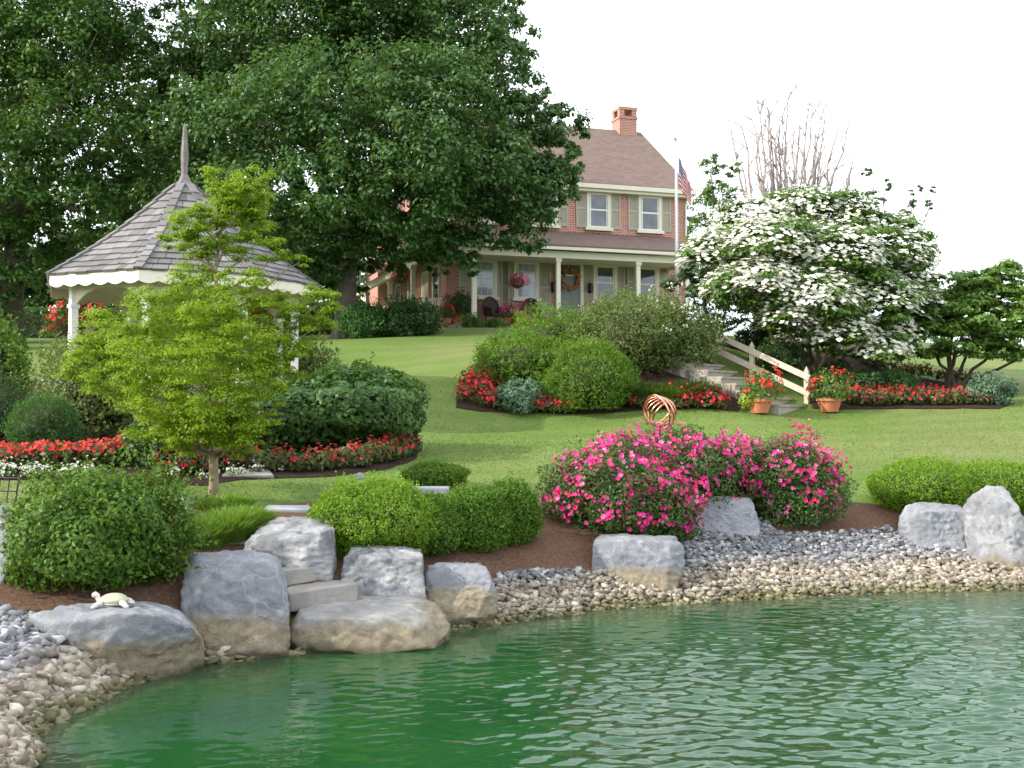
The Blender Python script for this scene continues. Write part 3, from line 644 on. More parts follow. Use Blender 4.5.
def chimney(u):
    m = MB(); w = .44; y0 = HD / 2
    m.box((u - w, y0 - w, RZ - .9), (u + w, y0 + w, RZ + .72))
    for a in (-1, 1):
        for b in (-1, 1): m.box((u + a * .32 - .12, y0 + b * .32 - .12, RZ + .723), (u + a * .32 + .12, y0 + b * .32 + .12, RZ + 1.02))
    m.box((u - w - .02, y0 - w - .02, RZ + 1.023), (u + w + .02, y0 + w + .02, RZ + 1.16)); m.box((u - w - .04, y0 - w - .04, RZ + .60), (u + w + .04, y0 + w + .04, RZ + .70)); return m.build('chimney', M['brick'], house)
chimney(HU(625, HD / 2))

def window(u, z0, z1, w, shut=True, sh_w=.43, sh_z=None, pale_pane=False, parent=house, gridded=False):
    f = 0.13; m = MB(); y = -.075
    m.box((u - w / 2, y, z0), (u - w / 2 + f, -.003, z1)); m.box((u + w / 2 - f, y, z0), (u + w / 2, -.003, z1)); m.box((u - w / 2 + f, y, z1 - f), (u + w / 2 - f, -.003, z1)); m.box((u - w / 2 + f, y, z0), (u + w / 2 - f, -.003, z0 + .07))
    m.box((u - w / 2 - .10, y - .05, z1 + .003), (u + w / 2 + .10, -.003, z1 + .15))
    win = m.build('window', M['cream'], parent)
    m = MB(); m.box((u - w / 2 - .08, y - .09, z0 - .12), (u + w / 2 + .08, -.003, z0 - .003)); m.build('sill', M['cream'], win)
    m = MB(); zm = (z0 + z1) / 2; gw = w / 2 - f
    m.box((u - gw, -.045, z0 + .07), (u + gw, -.01, z1 - f)); m.build('pane', M['pale_pane' if pale_pane else 'glass'], win)
    m = MB(); m.box((u - gw, -.062, zm - .03), (u + gw, -.046, zm + .03))
    for s in (-1, 1): m.box((u + s * (gw - .04) - .02, -.062, z0 + .07), (u + s * (gw - .04) + .02, -.046, zm - .031)); m.box((u + s * (gw - .04) - .02, -.062, zm + .031), (u + s * (gw - .04) + .02, -.046, z1 - f))
    if gridded:
        for k in (1, 2): m.box((u - gw + 2 * gw * k / 3 - .009, -.056, z0 + .1), (u - gw + 2 * gw * k / 3 + .009, -.0465, zm - .031)); m.box((u - gw + 2 * gw * k / 3 - .009, -.056, zm + .031), (u - gw + 2 * gw * k / 3 + .009, -.0465, z1 - f - .02))
        for k in (.5,):
            for a, b in ((z0 + .07, zm), (zm, z1 - f)): m.box((u - gw + .05, -.0545, a + (b - a) * k - .009), (u + gw - .05, -.047, a + (b - a) * k + .009))
    m.build('sash', M['white'], win)
    if shut:
        a, b = sh_z or (z0, z1)
        for s in (-1, 1):
            x0 = u + s * (w / 2 + .02); x1 = x0 + s * sh_w; lo, hi = min(x0, x1), max(x0, x1); m = MB(); k = a + (b - a) * .52
            m.box((lo, -.04, a), (lo + .07, -.004, b)); m.box((hi - .07, -.04, a), (hi, -.004, b))
            for q in (a, k - .04, b - .08): m.box((lo + .07, -.04, q), (hi - .07, -.004, q + .08))
            z = a + .09
            while z < b - .1:
                if abs(z - k) > .06: m.poly([(lo + .07, -.032, z), (hi - .07, -.032, z), (hi - .07, -.014, z + .045), (lo + .07, -.014, z + .045)], [(0, 1, 2, 3)])
                z += .05
            m.box((lo + .07, -.012, a + .08), (hi - .07, -.005, b - .08)); m.build('shutter', M['taupe'], parent)
    return win
uw = [HU(598.5), HU(650)]; d3 = HU(569); upper = [uw[0] - (uw[1] - uw[0]) * k for k in (3, 2, 1)] + uw
zs, zt = HZL(230, 625) + .02, HZL(194, 625)
for u in upper: window(u, zs, zt, 1.08, True, .44)
lw = [HU(484), HU(526), HU(605), HU(647)]; zl0, zl1 = HZL(303, 605), 3.0
for k, u in enumerate(lw): window(u, zl0 + .08, zl1, 1.08, True, .52, (.35 if k > 1 else .75, 3.05), pale_pane=(k < 2), gridded=(k < 2))
# front door with transom and side trim
m = MB(); m.box((d3 - .62, -.09, .25), (d3 - .48, -.003, 3.05)); m.box((d3 + .48, -.09, .25), (d3 + .62, -.003, 3.05)); m.box((d3 - .48, -.09, 2.92), (d3 + .48, -.003, 3.05)); m.box((d3 - .48, -.09, 2.45), (d3 + .48, -.003, 2.53)); dtrim = m.build('door_frame', M['cream'], house)
m = MB(); m.box((d3 - .478, -.03, 2.533), (d3 + .478, -.004, 2.917)); m.build('transom_pane', M['glass'], dtrim)
m = MB(); m.box((d3 - .476, -.05, .27), (d3 + .476, -.004, 2.447))
for a, b in ((.40, 1.15), (1.30, 2.3)):
    for s in (-1, 1): m.box((d3 + s * .22 - .15, -.058, a), (d3 + s * .22 + .15, -.0503, b))
door = m.build('door', M['sage'], house)
m = MB(); m.tube([(d3 + .38, -.055, 1.25), (d3 + .38, -.11, 1.25)], .03, 8); m.build('handle', M['copper'], door)
# porch
PD = 2.4; pu0, pu1 = HU(462, -PD), HU(694, -PD); PF = .27
m = MB(); m.box((pu0, -PD, -.25), (pu1, -.005, PF)); m.build('porch_floor', M['concrete'], house)
pz = HZL(262, 640, -PD); er = pz + .36; wz = HZL(236, 640, 0)
m = MB(); m.hexa([(pu0 - .2, -PD - .32, er), (pu1 + .2, -PD - .32, er), (pu1 + .2, -.005, wz - .12), (pu0 - .2, -.005, wz - .12)], [(pu0 - .2, -PD - .32, er + .12), (pu1 + .2, -PD - .32, er + .12), (pu1 + .2, -.005, wz), (pu0 - .2, -.005, wz)])
m.build('porch_roof', M['shingle'], house)
m = MB(); m.box((pu0 - .1, -PD - .1, pz), (pu1 + .1, -PD + .08, er - .09)); m.box((pu0 - .22, -PD - .44, er - .085), (pu1 + .22, -PD - .325, er + .03)); m.box((pu0 - .1, -PD + .083, pz), (pu0 + .05, -.005, er - .09)); m.box((pu1 - .05, -PD + .083, pz), (pu1 + .1, -.005, er - .09))
m.build('porch_beam', M['cream'], house)
m = MB(); m.box((pu0 + .06, -PD + .09, pz + .12), (pu1 - .06, -.006, pz + .17)); m.build('porch_ceiling', M['cream'], house)
def post(u, v, z0, z1, par=house, w=.15):
    m = MB(); m.box((u - w / 2, v - w / 2, z0), (u + w / 2, v + w / 2, z1)); m.box((u - w * .72, v - w * .72, z0 + .003), (u + w * .72, v + w * .72, z0 + .16)); m.box((u - w * .72, v - w * .72, z1 - .14), (u + w * .72, v + w * .72, z1 - .003)); return m.build('post', M['cream'], par)
for px in (474, 558, 638, 687): post(HU(px, -PD + .05), -PD + .05, PF, pz, w=.17)
# wall lanterns beside the door
for px in (552.5, 589.5):
    u = HU(px); m = MB(); m.box((u - .05, -.04, 1.75), (u + .05, -.004, 2.2)); m.tube([(u, -.04, 2.12), (u, -.14, 2.16)], .018, 6); m.lathe([(.02, .18), (.10, .10), (.085, -.2), (.05, -.26)], 6, (u, -.14, 2.04)); l = m.build('wall_lantern', M['dark_metal'], house)
    m = MB(); m.lathe([(.06, .06), (.096, .06), (.084, -.17), (.05, -.17)], 6, (u, -.14, 2.045)); m.build('lantern_glass', M['white'], l)
# side porch along the left gable wall
SP = [(413, 45.0), (390, 50.0), (367, 55.0)]
sp = [(np.array(P(px, 300, Y)[:2]) - HO) for px, Y in SP]; su = [(float(q @ UD), float(q @ VD)) for q in sp]; umin = min(q[0] for q in su) - .15
m = MB(); m.box((umin, .5, -.25), (-.005, 14, PF - .02)); m.build('side_porch_floor', M['concrete'], house)
for u, v in su: post(u, v, PF - .02, pz, w=.18)
m = MB(); m.hexa([(umin - .3, .2, er), (-.005, .2, er + .9), (-.005, 14.2, er + .9), (umin - .3, 14.2, er)], [(umin - .3, .2, er + .12), (-.005, .2, er + 1.02), (-.005, 14.2, er + 1.02), (umin - .3, 14.2, er + .12)]); m.build('side_porch_roof', M['shingle'], house)
m = MB(); m.box((umin + .05, .3, pz), (umin + .22, 14.1, er - .02)); m.build('side_porch_beam', M['cream'], house)
# rear brick wing, its door and trim on the gable side
m = MB(); m.box((umin + 1.2, 10.01, -.4), (HL - 2, 17, 5.6)); m.poly([(umin + 1.2, 10.01, 5.6), (HL - 2, 10.01, 5.6), (HL - 2, 17, 5.6), (umin + 1.2, 17, 5.6), (umin + 1.2, 13.5, 7.9), (HL - 2, 13.5, 7.9)], [(0, 1, 5, 4), (2, 3, 4, 5), (0, 4, 3), (1, 2, 5)])
m.build('rear_wing', M['brick'], house)
m = MB(); m.box((-.08, 2.6, PF), (-.003, 2.75, 2.7)); m.box((-.08, 3.65, PF), (-.003, 3.8, 2.7)); m.box((-.08, 2.6, 2.703), (-.003, 3.8, 2.85)); m.build('side_door_frame', M['cream'], house)
m = MB(); m.box((-.05, 2.753, PF), (-.004, 3.647, 2.7)); m.build('side_door', M['taupe'], house)
for y0 in (.9, 5.4, 8):
    m = MB(); m.box((-.07, y0, 1.0), (-.003, y0 + .12, 2.9)); m.box((-.07, y0 + .98, 1.0), (-.003, y0 + 1.1, 2.9)); m.box((-.07, y0 + .12, 2.78), (-.003, y0 + .98, 2.9)); m.box((-.09, y0 + .0, .9), (-.003, y0 + 1.1, .997)); f = m.build('gable_window', M['cream'], house)
    m = MB(); m.box((-.04, y0 + .123, 1.0), (-.004, y0 + .977, 2.777)); m.build('pane', M['glass'], f)
    for z in (4.0,):
        m = MB(); m.box((-.07, y0, z), (-.003, y0 + .12, z + 1.8)); m.box((-.07, y0 + .98, z), (-.003, y0 + 1.1, z + 1.8)); m.box((-.07, y0 + .12, z + 1.68), (-.003, y0 + .98, z + 1.8)); f = m.build('gable_window', M['cream'], house)
        m = MB(); m.box((-.04, y0 + .123, z), (-.004, y0 + .977, z + 1.677)); m.build('pane', M['glass'], f)
# downpipe at the right corner
m = MB(); m.tube([(HL - .06, -.30, EZ - .2), (HL - .06, -.08, EZ - .6), (HL - .06, -.07, wz + .1)], .04, 8); m.build('downpipe', M['white'], house)
def HW(u, v, z): p = HO + UD * u + VD * v; return np.array([p[0], p[1], HZ + z])

# ------------------------------------------------------------------ things on the porch
def wreath():
    o = HW(d3, -.1, HZL(280, 570)); t = thing('wreath', 'round dried flower wreath hanging on the sage green front door', 'wreath', o, YAW); n = 900; a = rng.uniform(0, 6.28, n); b = rng.uniform(0, 6.28, n); r = .075
    C = np.stack([np.cos(a) * (.36 + r * np.cos(b)), -np.abs(np.sin(b)) * r - .02, np.sin(a) * (.36 + r * np.cos(b))], 1); leaves('foliage', C, sph(n) + [0, -1, 0], .08, M['beg_leaf'], t)
    k = 160; a = rng.uniform(0, 6.28, k); C = np.stack([np.cos(a) * .36, -.1 + 0 * a, np.sin(a) * .36], 1) + rng.normal(size=(k, 3)) * [.06, .01, .06]; flowers('blossoms', C, sph(k) * .4 + [0, -1, 0], .09, petal('dried petals', [(.5, .28, .16), (.55, .15, .12), (.5, .42, .25)]), t)
    m = MB(); m.tube([(math.cos(a) * .36, -.02, math.sin(a) * .36) for a in np.linspace(0, 6.2832, 25)], .04, 6); m.build('ring', M['dark_core'], t)
wreath()
def chair_wicker():
    t = thing('wicker_chair', 'dark wicker armchair on the porch nearest the front door', 'chair', HW(HU(531.5, -1.0), -1.0, PF), YAW - .25)
    m = MB(); m.box((-.30, -.28, .36), (.30, .28, .44)); m.build('seat', M['wicker'], t)
    m = MB(); pr = [(-.34, .26, .42), (-.36, .32, .85), (-.2, .36, 1.08), (0, .37, 1.15), (.2, .36, 1.08), (.36, .32, .85), (.34, .26, .42)]
    f = [(x, y, z) for x, y, z in pr]; bk = [(x, y + .06, z) for x, y, z in pr]; n = len(pr); m.poly(f + bk, [tuple(range(n))[::-1], tuple(range(n, 2 * n))] + [(k, (k + 1) % n, n + (k + 1) % n, n + k) for k in range(n)]); m.tube(pr, .04, 6); m.build('backrest', M['wicker'], t)
    for s in (-1, 1):
        m = MB(); m.tube([(s * .34, .28, .72), (s * .36, 0, .68), (s * .35, -.28, .64), (s * .32, -.28, .44)], .045, 7); m.poly([(s * .32, -.24, .44), (s * .32, .26, .44), (s * .33, .26, .66), (s * .34, -.24, .62)], [(0, 1, 2, 3)]); m.build('arm', M['wicker'], t)
        for y in (-.25, .25): m = MB(); m.tube([(s * .26, y, .37), (s * .29, y * 1.08, 0)], .025, 6); m.build('leg', M['wicker'], t)
    return t
wc = chair_wicker(); dup(wc, HW(HU(495, -1.0), -1.0, PF), YAW + .3, label='dark wicker armchair under the left porch window with pale panes')
def rocker(pos, rz):
    t = thing('rocking_chair', 'sunlit cream rocking chair on the porch corner beyond the shrubs', 'chair', pos, rz); w = M['tan_cushion']
    m = MB(); m.box((-.28, -.26, .40), (.28, .26, .45)); m.build('seat', w, t); m = MB()
    for k in range(6): m.bar((-.23 + .092 * k, .25, .46), (-.23 + .092 * k, .40, 1.08), .05, .02)
    m.bar((-.3, .40, 1.08), (.3, .40, 1.08), .05, .1); m.build('backrest', w, t)
    for s in (-1, 1):
        m = MB(); m.tube([(s * .28, y, .02 + .12 * y * y) for y in np.linspace(-.5, .6, 9)], .022, 6); m.build('rocker', w, t); m = MB(); m.bar((s * .31, -.3, .66), (s * .31, .3, .70), .06, .03); m.bar((s * .28, -.24, .05), (s * .28, -.24, .66), .04); m.bar((s * .28, .25, .05), (s * .28, .3, .7), .04); m.build('arm', w, t)
rocker(HW(HU(431, -.2), -.2, PF) * 1.0, YAW - .6)
def hanging_basket(pos, label, r=.27, rope=.55, petals='pink'):
    t = thing('hanging_basket', label, 'flower basket', pos, 0, None)
    m = MB(); m.lathe([(.06, -.2), (r * .75, -.12), (r * .85, 0)], 14); m.build('basket', M['basket'], t); m = MB()
    for k in range(3): a = k * 2.09; m.tube([(r * .8 * math.cos(a), r * .8 * math.sin(a), 0), (0, 0, rope)], .008, 4)
    m.build('chain', M['dark_metal'], t)
    C, N, _ = shell(420, (0, 0, .03), (r * 1.25, r * 1.25, r * .95), .2, 4, .5, -.6); leaves('foliage', C, N + sph(len(C)) * .5, .075, M['ger_leaf'], t)
    C, N, _ = shell(150, (0, 0, .05), (r * 1.35, r * 1.35, r * 1.0), .2, 4, .2, -.45); flowers('blossoms', C, N + sph(len(C)) * .4, .10, M[petals], t)
hanging_basket(HW(HU(517.5, -PD + .1), -PD + .1, HZL(283, 517, -PD)), 'pink flowering basket hanging before the window left of the front door')
hanging_basket(HW(HU(671, -PD + .1), -PD + .1, HZL(287, 671, -PD)), 'pink flowering basket hanging at the right end of the porch, by the flagpole')
u, v = su[0]; hanging_basket(HW(u - .35, v + .9, HZL(276, 402, v)), 'pink flowering basket hanging between the side porch posts', .3)
def potted(name, label, pos, r, mats=('pink', 'ger_leaf'), pot='terracotta', hgt=.35):
    t = thing('terracotta_pot', 'terracotta pot holding ' + label, 'pot', pos); m = MB(); h = r * 1.05; m.lathe([(r * .62, 0), (r * .9, h * .8), (r * 1.0, h * .8), (r * 1.0, h), (r * .88, h), (r * .86, h * .85)], 18); m.build('pot', M[pot], t); t2 = thing(name, label + ' growing in a terracotta pot', 'flowers', np.asarray(pos) + [0, 0, h * .86])
    C, N, _ = shell(int(500 + 900 * r), (0, 0, hgt * .5), (r * 1.5, r * 1.4, hgt), .22, 4, .45, -.45); leaves('foliage', C, N + sph(len(C)) * .6, .09, M[mats[1]], t2)
    C, N, _ = shell(26, (0, 0, hgt * .6), (r * 1.6, r * 1.5, hgt * 1.05), .2, 4, .15, -.1); Q = (C[:, None] + rng.normal(size=(len(C), 6, 3)) * .035).reshape(-1, 3); flowers('blossoms', Q, np.repeat(N, 6, 0) + sph(len(Q)) * .6, .07, M[mats[0]], t2)
    return t, t2
potted('geranium', 'bright pink geraniums on the porch edge', HW(HU(508, -2.2), -2.2, PF), .2, ('pink', 'ger_leaf'))
potted('impatiens', 'coral flowers low beside the wicker chair', HW(HU(518, -2.55), -2.75, -.02), .22, ('orange_red', 'lime_leaf'), hgt=.25)
potted('petunia', 'rose pink flowers between the porch chairs', HW(HU(524, -2.0), -2.0, PF), .18, ('pink', 'ger_leaf'))
t = thing('potted_fern', 'bushy green fern standing on the porch corner by the brick', 'fern', HW(HU(459, -.6), -.6, PF)); m = MB(); m.lathe([(.16, 0), (.22, .3), (.24, .34), (.2, .34)], 16); m.build('pot', M['terracotta'], t)
C, N, _ = shell(1500, (0, 0, .75), (.62, .62, .62), .2, 4, .6, -.6); leaves('fronds', C, N + sph(len(C)) * .6, .14, M['ever_leaf'], t, aspect=.3)
potted('begonia', 'small red begonias at the foot of the porch fern', HW(HU(447, -1.3), -1.3, PF), .2, ('orange_red', 'beg_leaf'))

# ------------------------------------------------------------------ gazebo
GC = P(183, 385, 24.0); gz0 = float(gz(GC[0], GC[1])) + .12; EAVE = P(182, 287, 24)[2]
gaz = thing('gazebo', 'cream octagonal garden gazebo with grey wooden shake roof and spire', 'gazebo', (GC[0], GC[1], gz0)); eh = EAVE - gz0; ah = P(183, 180, 24)[2] - gz0; Rg = 2.95; A8 = [R(270 + 45 * k) for k in range(8)]
pt = lambda r, a, z: np.array([r * math.cos(a), r * math.sin(a), z])
m = MB(); nc = 14; prof = lambda t: (Rg * (1 - t) + .07 * t, eh + (ah - eh) * (t - .06 * math.sin(math.pi * t)))
for k in range(8):
    a, b = A8[k], A8[(k + 1) % 8]
    for c in range(nc):
        r0, z0 = prof(c / nc); r1, z1 = prof((c + 1.25) / nc if c < nc - 1 else 1)
        p0, p1, q0, q1 = pt(r0, a, z0), pt(r0, b, z0), pt(r1, a, z1), pt(r1, b, z1); nn = np.cross(p1 - p0, q0 - p0); nn /= np.linalg.norm(nn); x = 0
        W = np.linalg.norm(p1 - p0); cuts = [0]
        while cuts[-1] < W - .3: cuts.append(cuts[-1] + random.uniform(.18, .38))
        cuts.append(W)
        for s in range(len(cuts) - 1):
            s0, s1 = (cuts[s] + .006) / W, (cuts[s + 1] - .006) / W
            if s1 <= s0: continue
            j = random.uniform(-.02, .02); lo = [p0 + (p1 - p0) * s0, p0 + (p1 - p0) * s1, q0 + (q1 - q0) * s1, q0 + (q1 - q0) * s0]; dn = (p0 - q0) / np.linalg.norm(p0 - q0) * j; lo[0] = lo[0] + dn; lo[1] = lo[1] + dn
            up = [lo[0] + nn * .05, lo[1] + nn * .05, lo[2] + nn * .014, lo[3] + nn * .014]; m.hexa(lo, up)
gr = m.build('roof', M['shake'], gaz)
m = MB()
for k in range(8):
    for c in range(nc - 1):
        r0, z0 = prof(c / nc); r1, z1 = prof((c + 1.2) / nc); m.bar(pt(r0 + .02, A8[k], z0 + .05), pt(r1, A8[k], z1 + .035), .17, .035)
m.build('hip_cap', M['shake'], gr)
m = MB(); m.lathe([(.16, ah - .12), (.11, ah + .05), (.075, ah + .12), (.085, ah + .6), (.035, ah + 1.2), (.01, ah + 1.24)], 8); m.build('finial', M['finial'], gaz)
m = MB()
for k in range(8):
    a, b = pt(Rg - .03, A8[k], eh + .02), pt(Rg - .03, A8[(k + 1) % 8], eh + .02); n = 36; inn = -unit(((a + b) / 2) * [1, 1, 0]) * .035
    for s in range(n):
        t0, t1 = s / n, (s + 1) / n; d0, d1 = [-.21 - .055 * abs(math.sin(math.pi * 6 * t)) for t in (t0, t1)]; f0, f1 = a + (b - a) * t0, a + (b - a) * t1
        m.hexa([f0 + [0, 0, d0], f1 + [0, 0, d1], f1 + inn + [0, 0, d1], f0 + inn + [0, 0, d0]], [f0, f1, f1 + inn, f0 + inn])
m.build('fascia', M['cream'], gaz)
m = MB(); Rp = 2.43
for k in range(8): a, b = A8[k], A8[(k + 1) % 8]; m.face([pt(Rg - .1, a, eh - .03), pt(Rg - .1, b, eh - .03), (0, 0, eh + .25)][::-1])
m.build('soffit', M['cream'], gaz)
for k in range(8):
    a, b = A8[k], A8[(k + 1) % 8]; m = MB(); c, s = math.cos(a), math.sin(a); Mx = Matrix.Rotation(a, 4, 'Z'); Mx.translation = Vector(pt(Rp, a, 0)); m.box((-.07, -.07, 0), (.07, .07, eh - .06), Mx); m.box((-.10, -.10, .003), (.10, .10, .2), Mx); m.box((-.095, -.095, eh - .62), (.095, .095, eh - .55), Mx); m.build('post', M['white'], gaz)
    m = MB(); p, q = pt(Rp, a, 0), pt(Rp, b, 0); dd = q - p; W = np.linalg.norm(dd); dd /= W; inn = -unit((p + q) / 2) * .05; n = 22; h0 = eh - .08
    for i in range(n):
        t0, t1 = .03 + .94 * i / n, .03 + .94 * (i + 1) / n; z0, z1 = [h0 - .14 - .42 * abs(2 * t - 1) ** 2.6 for t in (t0, t1)]; f0, f1 = p + dd * W * t0 - inn * .5, p + dd * W * t1 - inn * .5
        m.hexa([f0 + [0, 0, z0], f1 + [0, 0, z1], f1 + inn + [0, 0, z1], f0 + inn + [0, 0, z0]], [f0 + [0, 0, h0], f1 + [0, 0, h0], f1 + inn + [0, 0, h0], f0 + inn + [0, 0, h0]])
    m.build('arch', M['cream'], gaz)
    if k in (3, 4, 5):
        m = MB(); m.bar(p + dd * .1 + [0, 0, .9], q - dd * .1 + [0, 0, .9], .07, .05); m.bar(p + dd * .1 + [0, 0, .15], q - dd * .1 + [0, 0, .15], .05, .05)
        for i in range(1, 15): x = p + dd * W * i / 15; m.bar(x + [0, 0, .18], x + [0, 0, .87], .03, .03, (1, 0, 0))
        m.build('railing', M['white'], gaz)
m = MB(); m.lathe([(2.8, -.5), (2.8, 0)], 8); m.build('floor', M['concrete'], gaz)
px_, Yp = 67, 23.2; b = P(px_, 318, Yp); t = thing('flower_basket', 'basket of red geraniums hanging by the left gazebo post', 'flower basket', b)
C, N, _ = shell(500, (0, 0, 0), (.36, .36, .34), .2, 4, .5, -.8); leaves('foliage', C, N + sph(len(C)) * .5, .09, M['ger_leaf'], t); C, N, _ = shell(60, (0, 0, .02), (.36, .36, .36), .2, 4, .2, -.6); flowers('blossoms', C, N + sph(len(C)) * .4, .12, M['orange_red'], t); m = MB(); m.lathe([(.1, -.3), (.24, -.12), (.26, -.05)], 14); m.build('basket', M['basket'], t); m = MB(); m.tube([(0, 0, 0), (.03, 0, P(67, 292, Yp)[2] - b[2])], .01, 5); m.build('chain', M['dark_metal'], t)
for px, py, Y, lb in ((97, 317, 25.5, 'red geraniums standing inside the gazebo behind its left post'), (258, 312, 26, 'red geraniums standing inside the right side of the gazebo')):
    b = P(px, py, Y); t = thing('flower_planter', 'tall planter of ' + lb, 'planter', (b[0], b[1], gz0)); hh = b[2] - gz0; m = MB(); m.lathe([(.2, 0), (.26, max(.3, hh - .15)), (.22, max(.3, hh - .15))], 14); m.build('pot', M['basket'], t); C, N, _ = shell(350, (0, 0, hh), (.34, .34, .26), .2, 4, .5, -.5); leaves('foliage', C, N + sph(len(C)) * .5, .09, M['ger_leaf'], t); C, N, _ = shell(34, (0, 0, hh), (.36, .36, .3), .2, 4, .2, -.3); flowers('blossoms', C, N + sph(len(C)) * .4, .11, M['orange_red'], t)

# ------------------------------------------------------------------ flagpole and flag
FB = onground(*P(676.5, 330, 38)[:2]); ft = P(677.5, 141, 38)[2] - FB[2]
t = thing('flagpole', 'tall silver white flagpole in front of the right end of the house', 'flagpole', FB); m = MB(); m.tube([(0, 0, -.1), (0, 0, ft)], [.06, .04], 10); m.build('pole', M['pole'], t, True); m = MB(); m.lathe([(.01, ft), (.06, ft + .04), (.075, ft + .1), (.06, ft + .16), (.01, ft + .2)], 12); m.build('ball_finial', M['pole'], t); m = MB(); m.tube([(.07, -.02, 1.2), (.06, -.02, ft - .1)], .008, 4); m.build('halyard', M['white'], t)
def flag_mat():
    m, n, b, o = new_mat('striped flag cloth'); sx = n.nodes.new('ShaderNodeSeparateXYZ'); n.links.new(coords(n, 'UV'), sx.inputs[0]); x, y = sx.outputs['X'], sx.outputs['Y']
    st = math_(n, 'LESS_THAN', math_(n, 'MODULO', math_(n, 'MULTIPLY', y, 13), 2), 1); c = mixc(n, st, (.72, .70, .68), (.50, .03, .06)); can = math_(n, 'MULTIPLY', math_(n, 'LESS_THAN', x, .4), math_(n, 'GREATER_THAN', y, 6 / 13)); c = mixc(n, can, c, (.03, .04, .15))
    v = n.nodes.new('ShaderNodeTexVoronoi'); v.inputs['Scale'].default_value = 1; mp_ = n.nodes.new('ShaderNodeMapping'); mp_.inputs['Scale'].default_value = (15, 11, 1); n.links.new(coords(n, 'UV'), mp_.inputs[0]); n.links.new(mp_.outputs[0], v.inputs['Vector']); v.inputs['Randomness'].default_value = 0
    c = mixc(n, math_(n, 'MULTIPLY', can, math_(n, 'LESS_THAN', v.outputs['Distance'], .28)), c, (.7, .7, .7)); n.links.new(c, b.inputs['Base Color']); b.inputs['Roughness'].default_value = .8; return m
def flag():
    W, H = 24, 16; V, UV = [], []; hz = P(680, 157, 38)[2] - FB[2]; fh = 1.0; fl = 1.5
    for j in range(H + 1):
        for i in range(W + 1):
            s, q = i / W, j / H; fold = .07 * math.sin(s * 15 + q * 2) * s ** .4; x = .1 + .40 * s + .02 * math.sin(s * 13); z = hz - fh * (1 - q) * (1 - .25 * s) - .95 * s ** 1.05; V.append((x + fold * .3, fold - .05 * s, z)); UV.append((s, q))
    Q = [(j * (W + 1) + i, j * (W + 1) + i + 1, (j + 1) * (W + 1) + i + 1, (j + 1) * (W + 1) + i) for j in range(H) for i in range(W)]; me = np_mesh('flag', V, Q, True); uv = me.uv_layers.new(name='uv')
    for p in me.polygons:
        for li in p.loop_indices: uv.data[li].uv = UV[me.loops[li].vertex_index]
    o = link('flag', me, flag_mat()); o.location = FB; tag(o, 'red and white striped flag with blue corner drooping from the pole', 'flag')
flag()

# ------------------------------------------------------------------ garden steps with railing, flower pots
def steps():
    B0 = np.array([6.45, 25.25, 0]); d = np.array([-.78, .62, 0]); d /= np.linalg.norm(d); sd = np.array([d[1], -d[0], 0]); z0 = float(gz(B0[0], B0[1])) - .02
    t = thing('garden_steps', 'weathered concrete garden steps climbing the bank to the house', 'steps', (B0[0], B0[1], z0)); n = 11; rise, run, w = .165, .36, .75
    for k in range(n):
        m = MB(); a, b = d * run * k, d * run * (k + 1.6)
        lo = [a - sd * w, a + sd * w, b + sd * w, b - sd * w]; m.hexa([p + [0, 0, rise * k - .5] for p in lo], [p + [0, 0, rise * (k + 1) - .05] for p in lo]); a2 = a - d * .03; lo = [a2 - sd * w, a2 + sd * w, b + sd * w, b - sd * w]
        m.hexa([p + [0, 0, rise * (k + 1) - .047] for p in lo], [p + [0, 0, rise * (k + 1)] for p in lo]); m.build('step', M['concrete'], t)
    for s in (1,):
        m = MB(); a = sd * s * (w + .13); L_ = d * run * n; q = sd * .11; m.hexa([a - q + [0, 0, -.5], a + q + [0, 0, -.5], a + q + L_ + [0, 0, rise * n - .6], a - q + L_ + [0, 0, rise * n - .6]], [a - q + [0, 0, .1], a + q + [0, 0, .1], a + q + L_ + [0, 0, rise * n + .1], a - q + L_ + [0, 0, rise * n + .1]]); m.build('cheek_wall', M['concrete'], t)
        if s < 0: continue
        r = thing('stair_railing', 'pale wooden post and rail railing on the dogwood side of the steps', 'railing', (B0[0] + a[0], B0[1] + a[1], z0)); hs = []
        sl_ = rise / run; tops = [.05, 1.45, 2.85, 4.1]
        for x in tops:
            p = d * x; zb = x * sl_; m = MB(); Mx = Matrix.Rotation(math.atan2(d[1], d[0]), 4, 'Z'); Mx.translation = Vector(p); m.box((-.05, -.05, zb - .1), (.05, .05, zb + .92), Mx); m.poly([(-.05, -.05, zb + .923), (.05, -.05, zb + .923), (.05, .05, zb + .923), (-.05, .05, zb + .923), (0, 0, zb + 1.06)], [(0, 1, 4), (1, 2, 4), (2, 3, 4), (3, 0, 4)], Mx); m.build('post', M['rail_wood'], r)
        for hgt in (.80, .42):
            m = MB(); off = -sd * s * .075; p0 = d * -.05 + off + [0, 0, hgt]; p1 = d * 4.2 + off + [0, 0, 4.25 * sl_ + hgt]; m.bar(p0, p1, .04, .14); m.build('rail', M['rail_wood'], r)
    return B0, d, sd, z0
steps()
g1 = G(757, 409.5); g1[1] -= .25; g2 = G(827, 409.5); g2[1] -= .2
for g, lb, extra in ((onground(*g1[:2]), 'red geraniums at the foot of the garden steps', 1), (onground(*g2[:2]), 'red geraniums just right of the stair railing', 0)):
    pt_, pl_ = potted('geranium', lb, g, .30, ('orange_red', 'ger_leaf'), hgt=.42)
    if extra:
        C, N, _ = shell(160, (-.28, -.05, .0), (.22, .22, .2), .2, 4, .6, -.8); leaves('trailing_leaves', C, N + sph(len(C)) * .5, .09, M['lime_leaf'], pl_)

